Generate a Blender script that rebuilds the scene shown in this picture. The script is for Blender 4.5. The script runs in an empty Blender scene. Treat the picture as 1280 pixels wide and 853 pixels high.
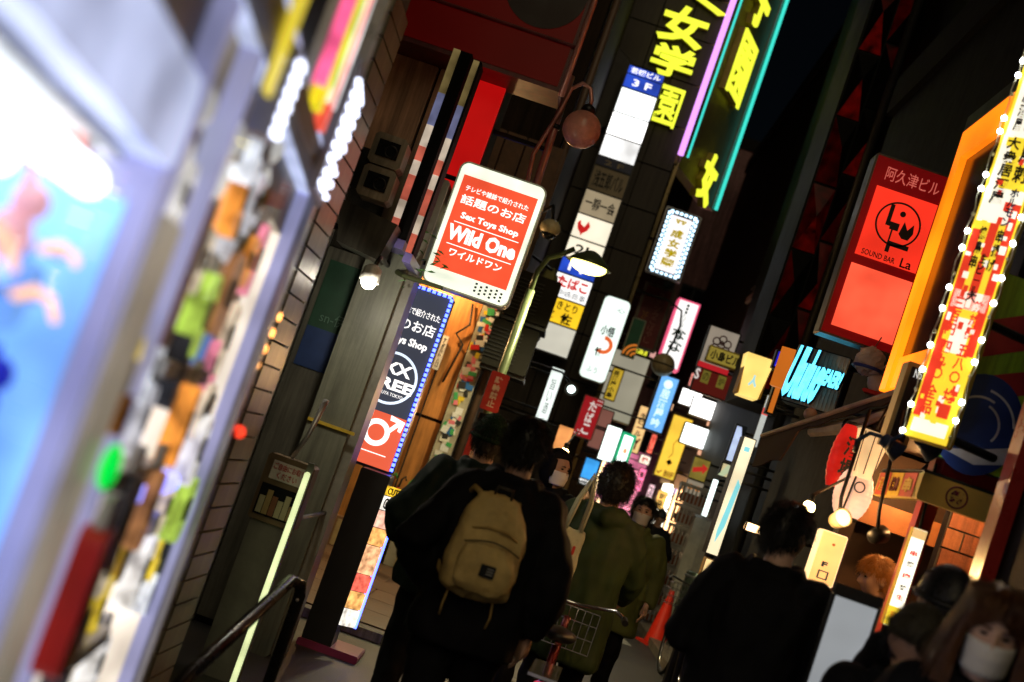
import bpy, bmesh, math, random
from mathutils import Vector, Matrix, noise
import numpy as np
random.seed(7)
sc = bpy.context.scene
COL = sc.collection
PI = math.pi
rad = math.radians

# ---------------------------------------------------------------- camera
FOC = 1778.0                                   # focal length in photo pixels (50 mm on full frame)
EYE = Vector((0, 0, 1.6))
_p = math.atan(140 / FOC); _y = math.atan(80 / FOC * math.cos(_p)); _r = rad(19.3)
FWD = Vector((-math.sin(_y) * math.cos(_p), math.cos(_y) * math.cos(_p), math.sin(_p)))
_rt = Vector((math.cos(_y), math.sin(_y), 0)); _up = _rt.cross(FWD)
CR = _rt * math.cos(_r) + _up * math.sin(_r)
CU = -_rt * math.sin(_r) + _up * math.cos(_r)
cam = bpy.data.cameras.new('camera'); camo = bpy.data.objects.new('camera', cam); COL.objects.link(camo)
M = Matrix((CR, CU, -FWD)).transposed().to_4x4(); M.translation = EYE
camo.matrix_world = M
cam.sensor_width = 36; cam.lens = FOC / 1280 * 36; cam.clip_start = 0.05; cam.clip_end = 500
cam.dof.use_dof = True; cam.dof.focus_distance = 9.5; cam.dof.aperture_fstop = 1.9; cam.dof.aperture_blades = 9
sc.camera = camo

# ---------------------------------------------------------------- night sky, soft sun lamp standing in for city light
w = bpy.data.worlds.new('World'); sc.world = w; w.use_nodes = True
nt = w.node_tree
sky = nt.nodes.new('ShaderNodeTexSky'); sky.sky_type = 'NISHITA'; sky.sun_disc = False
sky.sun_elevation = rad(32); sky.sun_rotation = rad(174)
bg = nt.nodes['Background']; bg.inputs[1].default_value = 0.0004
nt.links.new(sky.outputs[0], bg.inputs[0])
sl = bpy.data.lights.new('sun', 'SUN'); sl.energy = 0.68; sl.angle = rad(40); sl.color = (1, .8, .48)
so = bpy.data.objects.new('sun', sl); COL.objects.link(so)
so.rotation_euler = Vector((math.sin(rad(174)) * math.cos(rad(32)), math.cos(rad(174)) * math.cos(rad(32)), math.sin(rad(32)))).to_track_quat('Z', 'Y').to_euler()
sc.view_settings.view_transform = 'Standard'; sc.view_settings.look = 'None'
sc.view_settings.exposure = 0.0; sc.view_settings.gamma = 1.0
sc.cycles.use_denoising = True
sc.cycles.max_bounces = 6; sc.cycles.sample_clamp_indirect = 4.0
sc.cycles.caustics_reflective = False; sc.cycles.caustics_refractive = False

# ---------------------------------------------------------------- helpers
def ray(x, y): return FWD * FOC + CR * (x - 640) - CU * (y - 426.5)
def P(x, y, Y):
    d = ray(x, y); return EYE + d * (Y / d.y)
def PX(x, y, X):
    d = ray(x, y); return EYE + d * (X / d.x)
class Fr:                                       # a vertical plane in the street: origin + yaw
    def __init__(s, o, yaw):
        s.o = Vector(o); s.yaw = yaw
        s.ax = Vector((math.cos(yaw), math.sin(yaw), 0)); s.n = Vector((math.sin(yaw), -math.cos(yaw), 0))
    def loc(s, x, y):
        d = ray(x, y); t = (s.o - EYE).dot(s.n) / d.dot(s.n); q = EYE + d * t - s.o
        return q.dot(s.ax), q.z
    def world(s, lx, ly, lz): return s.o + s.ax * lx - s.n * ly + Vector((0, 0, lz))

def lin(c):
    if isinstance(c, str):
        c = [int(c[i:i + 2], 16) / 255 for i in (0, 2, 4)]
        c = [v / 12.92 if v <= .04045 else ((v + .055) / 1.055) ** 2.4 for v in c]
    return (*c[:3], 1)
MATS = {}
def mat(name, col, rough=.6, metal=0, var=.25, scale=6, bump=.0, bscale=None, coat=0, spec=None):
    if name in MATS: return MATS[name]
    m = bpy.data.materials.new(name); m.use_nodes = True; n = m.node_tree; b = n.nodes['Principled BSDF']
    tc = n.nodes.new('ShaderNodeTexCoord'); nz = n.nodes.new('ShaderNodeTexNoise')
    nz.inputs['Scale'].default_value = scale; nz.inputs['Detail'].default_value = 6; nz.inputs['Roughness'].default_value = .65
    n.links.new(tc.outputs['Object'], nz.inputs['Vector'])
    rp = n.nodes.new('ShaderNodeValToRGB'); c = lin(col)
    rp.color_ramp.elements[0].position = .3; rp.color_ramp.elements[1].position = .7
    rp.color_ramp.elements[0].color = (*[v * (1 - var) for v in c[:3]], 1); rp.color_ramp.elements[1].color = (*[min(1, v * (1 + var)) for v in c[:3]], 1)
    n.links.new(nz.outputs['Fac'], rp.inputs['Fac'])
    if any(q in name for q in ('render', 'tile', 'panel', 'paint', 'stone', 'fascia', 'plywood', 'case', 'frame', 'meter', 'cladding', 'brick', 'concrete', 'hood')):
        mp = n.nodes.new('ShaderNodeMapping'); mp.inputs['Scale'].default_value = (7, 7, .45); n.links.new(tc.outputs['Object'], mp.inputs['Vector'])     # rain streaks and grime
        st = n.nodes.new('ShaderNodeTexNoise'); st.inputs['Scale'].default_value = 1.6; st.inputs['Detail'].default_value = 8; st.inputs['Roughness'].default_value = .7; n.links.new(mp.outputs[0], st.inputs['Vector'])
        sr_ = n.nodes.new('ShaderNodeMapRange'); sr_.inputs['From Min'].default_value = .35; sr_.inputs['From Max'].default_value = .62; sr_.inputs['To Min'].default_value = .35; n.links.new(st.outputs['Fac'], sr_.inputs['Value'])
        mx = n.nodes.new('ShaderNodeMix'); mx.data_type = 'RGBA'; mx.blend_type = 'MULTIPLY'; mx.inputs[0].default_value = 1; n.links.new(rp.outputs['Color'], mx.inputs[6]); n.links.new(sr_.outputs[0], mx.inputs[7]); n.links.new(mx.outputs[2], b.inputs['Base Color'])
    else: n.links.new(rp.outputs['Color'], b.inputs['Base Color'])
    mr = n.nodes.new('ShaderNodeMapRange'); mr.inputs['To Min'].default_value = max(.03, rough - .15); mr.inputs['To Max'].default_value = min(1, rough + .15)
    n.links.new(nz.outputs['Fac'], mr.inputs['Value']); n.links.new(mr.outputs[0], b.inputs['Roughness'])
    b.inputs['Metallic'].default_value = metal; b.inputs['Coat Weight'].default_value = coat; b.inputs['Specular IOR Level'].default_value = spec if spec is not None else (.1 if max(lin(col)[:3]) < .03 and rough > .5 else .4)
    if bump:
        n2 = n.nodes.new('ShaderNodeTexNoise'); n2.inputs['Scale'].default_value = bscale or scale * 8; n2.inputs['Detail'].default_value = 4
        n.links.new(tc.outputs['Object'], n2.inputs['Vector'])
        bp = n.nodes.new('ShaderNodeBump'); bp.inputs['Strength'].default_value = bump; bp.inputs['Distance'].default_value = .02
        n.links.new(n2.outputs['Fac'], bp.inputs['Height']); n.links.new(bp.outputs[0], b.inputs['Normal'])
    MATS[name] = m; return m
def emi(name, col, s=1.0, var=.12, scale=2.0):
    """backlit plastic, a tube, a bulb or a surface with added glow: gives off light, a little unevenly, under a glossy skin"""
    if name in MATS: return MATS[name]
    m = bpy.data.materials.new(name); m.use_nodes = True; n = m.node_tree; b = n.nodes['Principled BSDF']
    c = lin(col); b.inputs['Base Color'].default_value = (*[v * .5 for v in c[:3]], 1); b.inputs['Roughness'].default_value = .35; b.inputs['Specular IOR Level'].default_value = .15
    b.inputs['Emission Color'].default_value = c
    tc = n.nodes.new('ShaderNodeTexCoord'); nz = n.nodes.new('ShaderNodeTexNoise'); nz.inputs['Scale'].default_value = scale; nz.inputs['Detail'].default_value = 2
    n.links.new(tc.outputs['Object'], nz.inputs['Vector'])
    mr = n.nodes.new('ShaderNodeMapRange'); mr.inputs['From Min'].default_value = .3; mr.inputs['From Max'].default_value = .7
    mr.inputs['To Min'].default_value = s * (1 - var); mr.inputs['To Max'].default_value = s * (1 + var)
    n.links.new(nz.outputs['Fac'], mr.inputs['Value']); n.links.new(mr.outputs[0], b.inputs['Emission Strength'])
    if any(name.startswith(q) for q in ('lit_letter', 'led', 'lit_gold_l', 'lit_red_l', 'neon_y', 'lit_dim_w', 'lit_dull_or', 'lit_pale')): m.cycles.emission_sampling = 'NONE'
    MATS[name] = m; return m
def glass(name='glass'):
    if name in MATS: return MATS[name]
    m = bpy.data.materials.new(name); m.use_nodes = True; n = m.node_tree; n.nodes.remove(n.nodes['Principled BSDF'])
    t = n.nodes.new('ShaderNodeBsdfTransparent'); g = n.nodes.new('ShaderNodeBsdfGlossy'); g.inputs['Roughness'].default_value = .03
    x = n.nodes.new('ShaderNodeMixShader'); x.inputs[0].default_value = .07; n.links.new(t.outputs[0], x.inputs[1]); n.links.new(g.outputs[0], x.inputs[2])
    n.links.new(x.outputs[0], n.nodes['Material Output'].inputs[0]); MATS[name] = m; return m

class MB:
    def __init__(s): s.v = []; s.f = []
    def add(s, v, f):
        k = len(s.v); s.v += [tuple(q) for q in v]; s.f += [tuple(i + k for i in q) for q in f]; return s
    def box(s, x0, x1, y0, y1, z0, z1, b=0):
        if b:
            b = min(b, (x1 - x0) * .45, (z1 - z0) * .45)
            o = [(x0 + b, z0), (x1 - b, z0), (x1, z0 + b), (x1, z1 - b), (x1 - b, z1), (x0 + b, z1), (x0, z1 - b), (x0, z0 + b)]
            return s.prism(o, y0, y1)
        return s.add([(x0, y0, z0), (x1, y0, z0), (x1, y1, z0), (x0, y1, z0), (x0, y0, z1), (x1, y0, z1), (x1, y1, z1), (x0, y1, z1)],
                     [(0, 3, 2, 1), (4, 5, 6, 7), (0, 1, 5, 4), (1, 2, 6, 5), (2, 3, 7, 6), (3, 0, 4, 7)])
    def prism(s, o, y0, y1):                    # outline in x,z counter-clockwise seen from -y
        n = len(o)
        return s.add([(x, y0, z) for x, z in o] + [(x, y1, z) for x, z in o],
                     [tuple(range(n)), tuple(range(2 * n - 1, n - 1, -1))] + [(i + n, (i + 1) % n + n, (i + 1) % n, i) for i in range(n)])
    def tube(s, pts, r, n=8, cap=True):
        pts = [Vector(p) for p in pts]; R = r if isinstance(r, (list, tuple)) else [r] * len(pts)
        V = []; F = []; prev = None
        for i, p in enumerate(pts):
            d = (pts[min(i + 1, len(pts) - 1)] - pts[max(i - 1, 0)]).normalized()
            if prev is None: a = d.orthogonal().normalized()
            else: a = (prev - d * prev.dot(d)).normalized()
            prev = a; b = d.cross(a)
            for k in range(n):
                t = 2 * PI * k / n; V.append(p + (a * math.cos(t) + b * math.sin(t)) * R[i])
        for i in range(len(pts) - 1):
            for k in range(n): F.append((i * n + k, i * n + (k + 1) % n, (i + 1) * n + (k + 1) % n, (i + 1) * n + k))
        if cap: F += [tuple(range(n - 1, -1, -1)), tuple(range((len(pts) - 1) * n, len(pts) * n))]
        return s.add(V, F)
    def lathe(s, prof, c=(0, 0, 0), n=20, M=None):
        V = []; F = []; m = len(prof)
        for r, z in prof:
            for k in range(n):
                t = 2 * PI * k / n; q = Vector((r * math.cos(t), r * math.sin(t), z))
                if M: q = M @ q
                V.append(q + Vector(c))
        for i in range(m - 1):
            for k in range(n): F.append((i * n + k, i * n + (k + 1) % n, (i + 1) * n + (k + 1) % n, (i + 1) * n + k))
        F += [tuple(range(n - 1, -1, -1)), tuple(range((m - 1) * n, m * n))]
        return s.add(V, F)
    def ball(s, c, rx, ry=None, rz=None, nu=16, nv=10, fn=None):
        ry = ry or rx; rz = rz or rx; V = []; F = []
        for j in range(nv + 1):
            a = PI * j / nv
            for k in range(nu):
                t = 2 * PI * k / nu; d = Vector((math.sin(a) * math.cos(t), math.sin(a) * math.sin(t), -math.cos(a)))
                if j in (0, nv): d = Vector((0.0001 * math.cos(t), 0.0001 * math.sin(t), d.z))
                q = Vector((d.x * rx, d.y * ry, d.z * rz))
                if fn: q = fn(d, q)
                V.append(q + Vector(c))
        for j in range(nv):
            for k in range(nu): F.append((j * nu + k, j * nu + (k + 1) % nu, (j + 1) * nu + (k + 1) % nu, (j + 1) * nu + k))
        F += [tuple(range(nu - 1, -1, -1)), tuple(range(nv * nu, nv * nu + nu))]
        return s.add(V, F)
    def torus(s, c, R, r, axis='x', n=28, m=8):
        V = []; F = []
        for i in range(n):
            t = 2 * PI * i / n
            for k in range(m):
                q = 2 * PI * k / m; rr = R + r * math.cos(q); h = r * math.sin(q)
                a, b = rr * math.cos(t), rr * math.sin(t)
                v = {'x': (h, a, b), 'y': (a, h, b), 'z': (a, b, h)}[axis]; V.append(Vector(v) + Vector(c))
        for i in range(n):
            for k in range(m): F.append((i * m + k, ((i + 1) % n) * m + k, ((i + 1) % n) * m + (k + 1) % m, i * m + (k + 1) % m))
        return s.add(V, F)
    def xf(s, M): s.v = [tuple(M @ Vector(q)) for q in s.v]; return s
    def mesh(s, name): 
        me = bpy.data.meshes.new(name); me.from_pydata(s.v, [], s.f); me.validate(); me.update(); return me
    def build(s, name, m, parent=None, smooth=False, loc=None, rot=None):
        return obj(name, s.mesh(name), m, parent, smooth, loc, rot)
def obj(name, me, m, parent=None, smooth=False, loc=None, rot=None):
    if m and not me.materials: me.materials.append(m)
    if smooth: me.polygons.foreach_set('use_smooth', [True] * len(me.polygons))
    o = bpy.data.objects.new(name, me); COL.objects.link(o)
    if parent: o.parent = parent
    if loc: o.location = loc
    if rot: o.rotation_euler = rot
    return o
def thing(name, label, cat, loc=(0, 0, 0), yaw=0, group=None):
    o = bpy.data.objects.new(name, None); COL.objects.link(o); o.location = loc; o.rotation_euler = (0, 0, yaw); o.empty_display_size = .1
    return tag(o, label, cat, group)
def tag(o, label, cat, group=None):
    o['label'] = label; o['category'] = cat
    if group: o['group'] = group
    return o
def struct(name, mb, m): o = mb.build(name, m); o['kind'] = 'structure'; return o

# lettering -------------------------------------------------------------
_tc = {}
def glyphs(body, bold=.0, ext=.01, res=2):
    k = (body, bold, ext, res)
    if k in _tc: return _tc[k]
    cu = bpy.data.curves.new('t', 'FONT'); cu.body = body; cu.resolution_u = res; cu.offset = bold; cu.extrude = ext
    o = bpy.data.objects.new('t', cu); COL.objects.link(o); bpy.context.view_layer.update()
    me = bpy.data.meshes.new_from_object(o.evaluated_get(bpy.context.evaluated_depsgraph_get()))
    bpy.data.objects.remove(o); bpy.data.curves.remove(cu)
    v = np.array([q.co[:] for q in me.vertices]) if len(me.vertices) else np.zeros((0, 3)); f = [tuple(p.vertices) for p in me.polygons]
    bpy.data.meshes.remove(me); _tc[k] = (v, f); return v, f
def lettering(body, x0, x1, z0, z1, y, m, parent, bold=.0, vert=False, thick=.004, name='lettering', keep=False, mirror=False, slant=0, strong=None):
    """flat raised letters filling a box of the face (x right, z up, front at y)"""
    mb = MB()
    cells = []
    if vert:
        n = len(body); hh = (z1 - z0) / n
        cells = [(c, x0, x1, z1 - (i + 1) * hh + hh * .05, z1 - i * hh - hh * .05) for i, c in enumerate(body)]
    else: cells = [(body, x0, x1, z0, z1)]
    for t, a, b, c, d in cells:
        if t in ' \u3000': continue
        v, f = glyphs(t, bold)
        if not len(v): continue
        lo, hi = v.min(0), v.max(0); sx = (b - a) / max(hi[0] - lo[0], 1e-4); sz = (d - c) / max(hi[1] - lo[1], 1e-4)
        if keep or (vert and t in 'ー|1l・'): 
            s_ = min(sx, sz); sx2 = sz2 = s_
        else: sx2, sz2 = sx, sz
        cx, cz = (a + b) / 2, (c + d) / 2; mx, mz = (lo[0] + hi[0]) / 2, (lo[1] + hi[1]) / 2; sgn = -1 if mirror else 1
        V = [(cx + sgn * (q[0] - mx) * sx2 + slant * (q[1] - mz) * sz2, y - (thick if q[2] > 0 else 0), cz + (q[1] - mz) * sz2) for q in v]
        mb.add(V, f)
    if not mb.v: return None
    o = mb.build(name, m, parent); return o

# common materials -------------------------------------------------------
BLACK = mat('black_plastic', (.012, .012, .013), .45)
DMETAL = mat('dark_metal', (.03, .03, .032), .4, .7)
STEEL = mat('galvanised_steel', (.35, .35, .36), .38, .8)
ALU = mat('aluminium', (.55, .55, .57), .35, .7)
WPAINT = mat('white_paint', (.7, .7, .68), .4)
INK = mat('black_ink', (.012, .012, .012), .5)
REDINK = mat('red_ink', (.5, .02, .015), .5)
E_WHITE = emi('lit_white', (1, .98, .95), 3.2)
E_WGREEN = emi('lit_green_white', (.86, 1, .93), 2.4)
E_WARM = emi('lit_warm_white', (1, .82, .5), 1.2)

def rrect(w, h, r, n=5, x=0, z=0):
    o = []
    for cx, cz, a0 in ((w / 2 - r, r, -PI / 2), (w / 2 - r, h - r, 0), (-w / 2 + r, h - r, PI / 2), (-w / 2 + r, r, PI)):
        for k in range(n + 1):
            a = a0 + PI / 2 * k / n; o.append((x + cx + r * math.cos(a), z + cz + r * math.sin(a)))
    return o
def fit(quad, Y, yaw=0):
    cx = sum(q[0] for q in quad) / 4; cy = sum(q[1] for q in quad) / 4
    fr = Fr(P(cx, cy, Y), yaw); L = [fr.loc(*q) for q in quad]
    w_ = (L[1][0] - L[0][0] + L[2][0] - L[3][0]) / 2; h_ = (L[0][1] - L[3][1] + L[1][1] - L[2][1]) / 2
    mx = sum(l[0] for l in L) / 4; mz = sum(l[1] for l in L) / 4
    return fr.world(mx, 0, mz - h_ / 2), w_, h_
SIGNS = {}
def sign(key, name, label, quad, Y, face, yaw=0, t=.12, rim=.02, case=None, r=0, texts=(), wall=None, back=None, group=None, cat='sign', faceinset=.0):
    """box sign: casing, lit or painted panel, lettering, brackets to its wall"""
    case = case or DMETAL
    o, w_, h_ = fit(quad, Y, yaw); root = thing(name, label, cat, o, yaw, group)
    mb = MB()
    if r: mb.prism(rrect(w_, h_, r), 0, t)
    else: mb.box(-w_ / 2, w_ / 2, 0, t, 0, h_, b=min(.012, w_ * .05))
    mb.build('casing', case, root)
    if face:
        mb = MB(); a, b = w_ - 2 * rim, h_ - 2 * rim
        if r: mb.prism(rrect(a, b, max(r - rim, .005), z=rim), -.006, .004)
        else: mb.box(-a / 2, a / 2, -.006, .004, rim, h_ - rim)
        mb.build('panel', face, root)
    S = dict(root=root, w=w_, h=h_, o=o, yaw=yaw, t=t); SIGNS[key] = S
    for tx in texts: put(S, *tx[:6], **(tx[6] if len(tx) > 6 else {}))
    if wall is not None:
        d = wall - o.x; sgn = 1 if d > 0 else -1
        for z in (h_ * .15, h_ * .85):
            a = Vector((sgn * (w_ / 2 - .01), t / 2, z)); b = Vector(((d + sgn * .05) / max(math.cos(yaw), .3), t / 2, z))
            if abs(b.x) > abs(a.x): MB().tube([a, b], .016, 8).build('bracket', DMETAL, root, True)
    if back is not None:
        for x in (-w_ * .3, w_ * .3): MB().tube([(x, t - .01, h_ * .6), (x, back - o.y + .05, h_ * .6)], .018, 8).build('bracket', DMETAL, root, True)
    return S
def put(S, body, cx, cy, fw, fh, m, **k):
    w_, h_ = S['w'], S['h']; y = k.pop('y', -.0075)
    x = -w_ / 2 + cx * w_; z = h_ * (1 - cy)
    return lettering(body, x - fw * w_ / 2, x + fw * w_ / 2, z - fh * h_ / 2, z + fh * h_ / 2, y, m, S['root'], **k)
def shape(S, pts, m, name='emblem', y0=-.011, y1=-.004, parent=None):
    w_, h_ = S['w'], S['h']
    o = [(-w_ / 2 + a * w_, h_ * (1 - b)) for a, b in pts]
    ar = sum(o[i][0] * o[(i + 1) % len(o)][1] - o[(i + 1) % len(o)][0] * o[i][1] for i in range(len(o)))
    if ar < 0: o = o[::-1]
    return MB().prism(o, y0, y1).build(name, m, parent or S['root'])
def rect(S, a0, a1, b0, b1, m, name='panel', **k): return shape(S, [(a0, b0), (a1, b0), (a1, b1), (a0, b1)], m, name, **k)
def ring(S, cx, cy, r_, wd, m, name='ring', a0=0, a1=2 * PI, n=40, y0=-.011, y1=-.005, asp=True):
    """flat ring or arc, radius as a part of the face width"""
    w_, h_ = S['w'], S['h']; X = -w_ / 2 + cx * w_; Z = h_ * (1 - cy); R = r_ * w_; q = wd * w_ / 2
    V = []; F = []
    for i in range(n + 1):
        a = a0 + (a1 - a0) * i / n
        for rr in (R - q, R + q):
            for y in (y0, y1): V.append((X + rr * math.cos(a), y, Z + rr * math.sin(a)))
    for i in range(n):
        k = i * 4; F += [(k, k + 2, k + 6, k + 4), (k + 1, k + 5, k + 7, k + 3), (k, k + 4, k + 5, k + 1), (k + 2, k + 3, k + 7, k + 6)]
    return MB().add(V, F).build(name, m, S['root'])
def tubes(S, pts, m, r, name='neon_tube', y=-.03):
    w_, h_ = S['w'], S['h']
    return MB().tube([(-w_ / 2 + a * w_, y, h_ * (1 - b)) for a, b in pts], r, 8).build(name, m, S['root'], True)
# PARTBREAK
# ================================================================ ground
asph = mat('asphalt', (.038, .036, .034), .55, 0, .5, 1.3, .35, 90)
struct('ground', MB().add([(-120, -20, 0), (120, -20, 0), (120, 300, 0), (-120, 300, 0)], [(0, 1, 2, 3)]), asph)
pav = mat('alley_paving', (.11, .06, .035), .5, 0, .4, 3, .3, 40)
pv = struct('alley_pavement', MB().add([(-8, 11.2, .004), (-.15, 11.2, .004), (-.55, 17, .004), (-8, 17, .004)], [(0, 1, 2, 3)]), pav)
for i in range(9):
    for j in range(7):
        x = -6 + i * .62 + (j % 2) * .31; y = 11.3 + j * .8
        if x + .6 < -.25 - (y - 11) * .06:
            MB().box(x, x + .605, y, y + .785, .004, .016, 0).build('paving_slab', pav, pv)
kerb = struct('gutter_kerb', MB(), None) if False else None
kb = bpy.data.objects.new('kerb', None); COL.objects.link(kb); kb['kind'] = 'structure'
kmat = mat('kerb_concrete', (.3, .29, .27), .7, 0, .3, 5, .3, 60)
for i in range(11):
    x = -5.6 + i * .55; MB().box(x, x + .54, 10.62, 10.8, 0, .07, 0).build('kerb_stone', kmat, kb)
gut = struct('gutter', MB().add([(-6, 10.8, .006), (.45, 10.8, .006), (.3, 11.2, .006), (-6, 11.2, .006)], [(0, 1, 2, 3)]), mat('wet_gravel', (.1, .1, .105), .35, 0, .6, 40, .6, 120))
wl = mat('worn_road_paint', (.45, .44, .42), .6, 0, .5, 20)
struct('road_marking', MB().add([(1.15, 16.9, .005), (1.75, 16.9, .005), (1.7, 17.5, .005), (1.1, 17.5, .005)], [(0, 1, 2, 3)]), wl)
struct('road_marking', MB().add([(1.95, 12.9, .005), (2.1, 12.9, .005), (2.1, 14.6, .005), (1.95, 14.6, .005)], [(0, 1, 2, 3)]), wl)
struct('pavement', MB().box(2.02, 2.6, 15.5, 24, 0, .1), mat('pavement_concrete', (.2, .16, .12), .6, 0, .3, 4, .2, 60))

# ================================================================ buildings
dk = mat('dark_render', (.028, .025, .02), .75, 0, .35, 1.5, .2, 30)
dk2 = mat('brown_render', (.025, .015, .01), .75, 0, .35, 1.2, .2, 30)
tilem = mat('beige_tile', (.25, .21, .15), .35, 0, .3, 3, .08, 20)
grout = mat('grout', (.05, .045, .04), .9)
winm = mat('dark_window', (.01, .012, .015), .12, 0, .3, 2)
greyp = mat('grey_green_paint', (.16, .17, .13), .45, 0, .18, 2.5, .05, 30)
def building(name, label, x0, x1, y0, y1, h, m, wins=(), face='-y'):
    """wins: (u0,u1,z0,z1) on the given face, each a recessed window with frame and sill"""
    r_ = thing(name, label, 'building', ((x0 + x1) / 2, (y0 + y1) / 2, 0))
    ox, oy = (x0 + x1) / 2, (y0 + y1) / 2
    MB().box(x0 - ox, x1 - ox, y0 - oy, y1 - oy, 0, h).build('wall', m, r_)
    MB().box(x0 - ox - .06, x1 - ox + .06, y0 - oy - .06, y1 - oy + .06, h - .05, h + .35).build('parapet', mat('parapet_dark', (.012, .011, .01), .8), r_)
    for f, a, b, z0, z1 in wins:
        Mx = {'-y': Matrix.Translation((-ox, y0 - oy, 0)), '+x': Matrix.Translation((x1 - ox, -oy, 0)) @ Matrix.Rotation(PI / 2, 4, 'Z'), '-x': Matrix.Translation((x0 - ox, -oy, 0)) @ Matrix.Rotation(-PI / 2, 4, 'Z')}[f]
        if f == '-x': a, b = -b, -a
        wn = MB()
        for q in ((a, b, z0, z0 + .06), (a, b, z1 - .06, z1), (a, a + .06, z0 + .06, z1 - .06), (b - .06, b, z0 + .06, z1 - .06), ((a + b) / 2 - .025, (a + b) / 2 + .025, z0 + .06, z1 - .06)):
            wn.box(q[0], q[1], -.05, .01, q[2], q[3])
        wo = wn.xf(Mx).build('window', DMETAL, r_)
        MB().box(a + .03, b - .03, -.015, .008, z0 + .03, z1 - .03).xf(Mx).build('pane', winm, wo)
        MB().box(a - .05, b + .05, -.12, .01, z0 - .07, z0 - .005).xf(Mx).build('sill', dk, wo)
    return r_, ox, oy
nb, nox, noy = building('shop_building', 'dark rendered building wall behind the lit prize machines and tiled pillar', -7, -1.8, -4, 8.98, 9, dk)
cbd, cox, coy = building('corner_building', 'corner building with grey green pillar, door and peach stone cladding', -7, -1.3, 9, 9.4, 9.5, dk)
# tiled pillar: own tiles
pil = MB().box(-1.77 - nox, -1.27 - nox, 6.03 - noy, 6.5 - noy, 0, 5).build('tile_pillar', grout, nb)
f_t = Fr((-1.62, 6.0, 0), 0)
tm = MB().box(0, .238, 0, .03, 0, .098, b=.004).mesh('tile')
tm.materials.append(tilem)
for j in range(31):
    for i in range(2):
        if j > 30: break
        z = .02 + j * .108; dy = random.uniform(0, .004)
        o = bpy.data.objects.new('tile', tm); COL.objects.link(o); o.parent = pil
        o.location = (-1.765 - nox + i * .25, 6.0 - noy + dy, z)
for j in range(31):                              # right flank of the pillar
    o = bpy.data.objects.new('tile', tm); COL.objects.link(o); o.parent = pil
    o.location = (-1.24 - nox, 6.04 - noy, .02 + j * .108); o.rotation_euler = (0, 0, PI / 2)
    o.scale = (1.8, 1, 1)
# metal channel beside the pillar, doorway of the corner building
def cb(x0, x1, y0, y1, z0, z1, name, m, b=.006, parent=None): return MB().box(x0 - cox, x1 - cox, y0 - coy, y1 - coy, z0, z1, b).build(name, m, parent or cbd)
mb = MB(); cb(-1.79, -1.71, 8.86, 9.0, 0, 3.3, 'door_post', mat('bare_metal', (.4, .38, .34), .4, .6))
dr = cb(-1.70, -1.25, 8.95, 9.02, .05, 2.5, 'door', mat('door_paint', (.13, .12, .09), .5, 0, .2, 3))
cb(-1.66, -1.29, 8.94, 8.955, 1.98, 2.42, 'poster', mat('poster_green', (.012, .06, .03), .45), 0, dr)
cb(-1.66, -1.29, 8.937, 8.952, 1.72, 1.98, 'poster', mat('poster_blue', (.015, .04, .14), .45), 0, dr)
lettering('sn-伊藤', -1.6 - cox, -1.35 - cox, 2.02, 2.1, 8.936 - coy, mat('faded_green', (.1, .2, .14), .5), dr)
cb(-1.37, -1.33, 8.9, 8.95, 1.3, 2.0, 'door_handle', ALU, .004, dr); 
MB().torus((-1.37 - cox, 8.9 - coy, 2.05), .05, .014, 'y', 20).build('door_ring', mat('brass', (.6, .42, .1), .3, .9), dr, True)
cb(-1.4, -1.14, 8.62, 8.99, 0, 3.1, 'pillar', greyp, .02); cb(-1.14, -1.08, 8.7, 8.99, 0, 3.1, 'pillar_edge', mat('pillar_trim', (.2, .2, .17), .4), .01)
cb(-1.4, -1.1, 8.6, 8.62, 1.42, 1.44, 'tape', mat('yellow_tape', (.5, .35, .03), .5), 0)
cb(-1.45, -1.3, 8.9, 8.93, .2, .62, 'base_poster', mat('poster_mix', (.02, .08, .2), .5), 0); cb(-1.36, -1.25, 8.88, 8.9, .35, .72, 'base_poster', mat('poster_leaf', (.02, .12, .04), .5), 0)
for i, (a, b_) in enumerate(((-1.78, -1.42), (-1.41, -1.22))):
    for j in range(5): cb(a, b_ - .008, 8.955, 9.01, 3.12 + j * .72, 3.82 + j * .72, 'cladding_slab', mat('peach_stone', (.62, .4, .27), .5, 0, .15, 4))
cb(-1.3, -.97, 9.0, 9.4, 3.05, 9.4, 'upper_wall', dk)
cb(-1.22, -1.19, 8.93, 9.0, 3.12, 6.5, 'trim', mat('bare_metal', (.4, .38, .34), .4, .6))
cb(-1.18, -.975, 8.94, 9.0, 3.1, 6.5, 'red_panel', emi('lit_red_strip2', (.75, .006, .006), .55, .2))
# beyond the alley
ob, oox, ooy = building('orange_wall_building', 'building with orange lit plywood wall and sticker covered corner column', -8, -1.0, 17.05, 23.9, 11, dk2, [('-y', -3.2, -2.0, 4.6, 6.0)])
orng = mat('orange_plywood', (.5, .2, .05), .5, 0, .25, 1.5, .05, 30)
for a, b_, z0, z1 in ((-2.6, -1.95, 0, 2.2), (-1.93, -1.24, 0, 1.72), (-1.93, -1.24, 1.74, 3.4), (-2.6, -1.95, 2.22, 3.4)):
    MB().box(a - oox, b_ - oox, 16.99 - ooy, 17.05 - ooy, z0 + .02, z1, .006).build('plywood_panel', orng, ob)
scol = MB().box(-1.22 - oox, -1.0 - oox, 16.86 - ooy, 17.06 - ooy, 0, 4.2, .02).build('column', mat('dirty_cream', (.3, .27, .2), .6, 0, .4, 6), ob)
stm = [mat('st%d' % i, c, .4, 0, .2) for i, c in enumerate([(.6, .58, .5), (.5, .02, .02), (.02, .02, .02), (.55, .4, .02), (.55, .54, .5), (.6, .15, .2), (.02, .1, .3), (.05, .3, .1), (.6, .6, .6)])]
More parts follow.
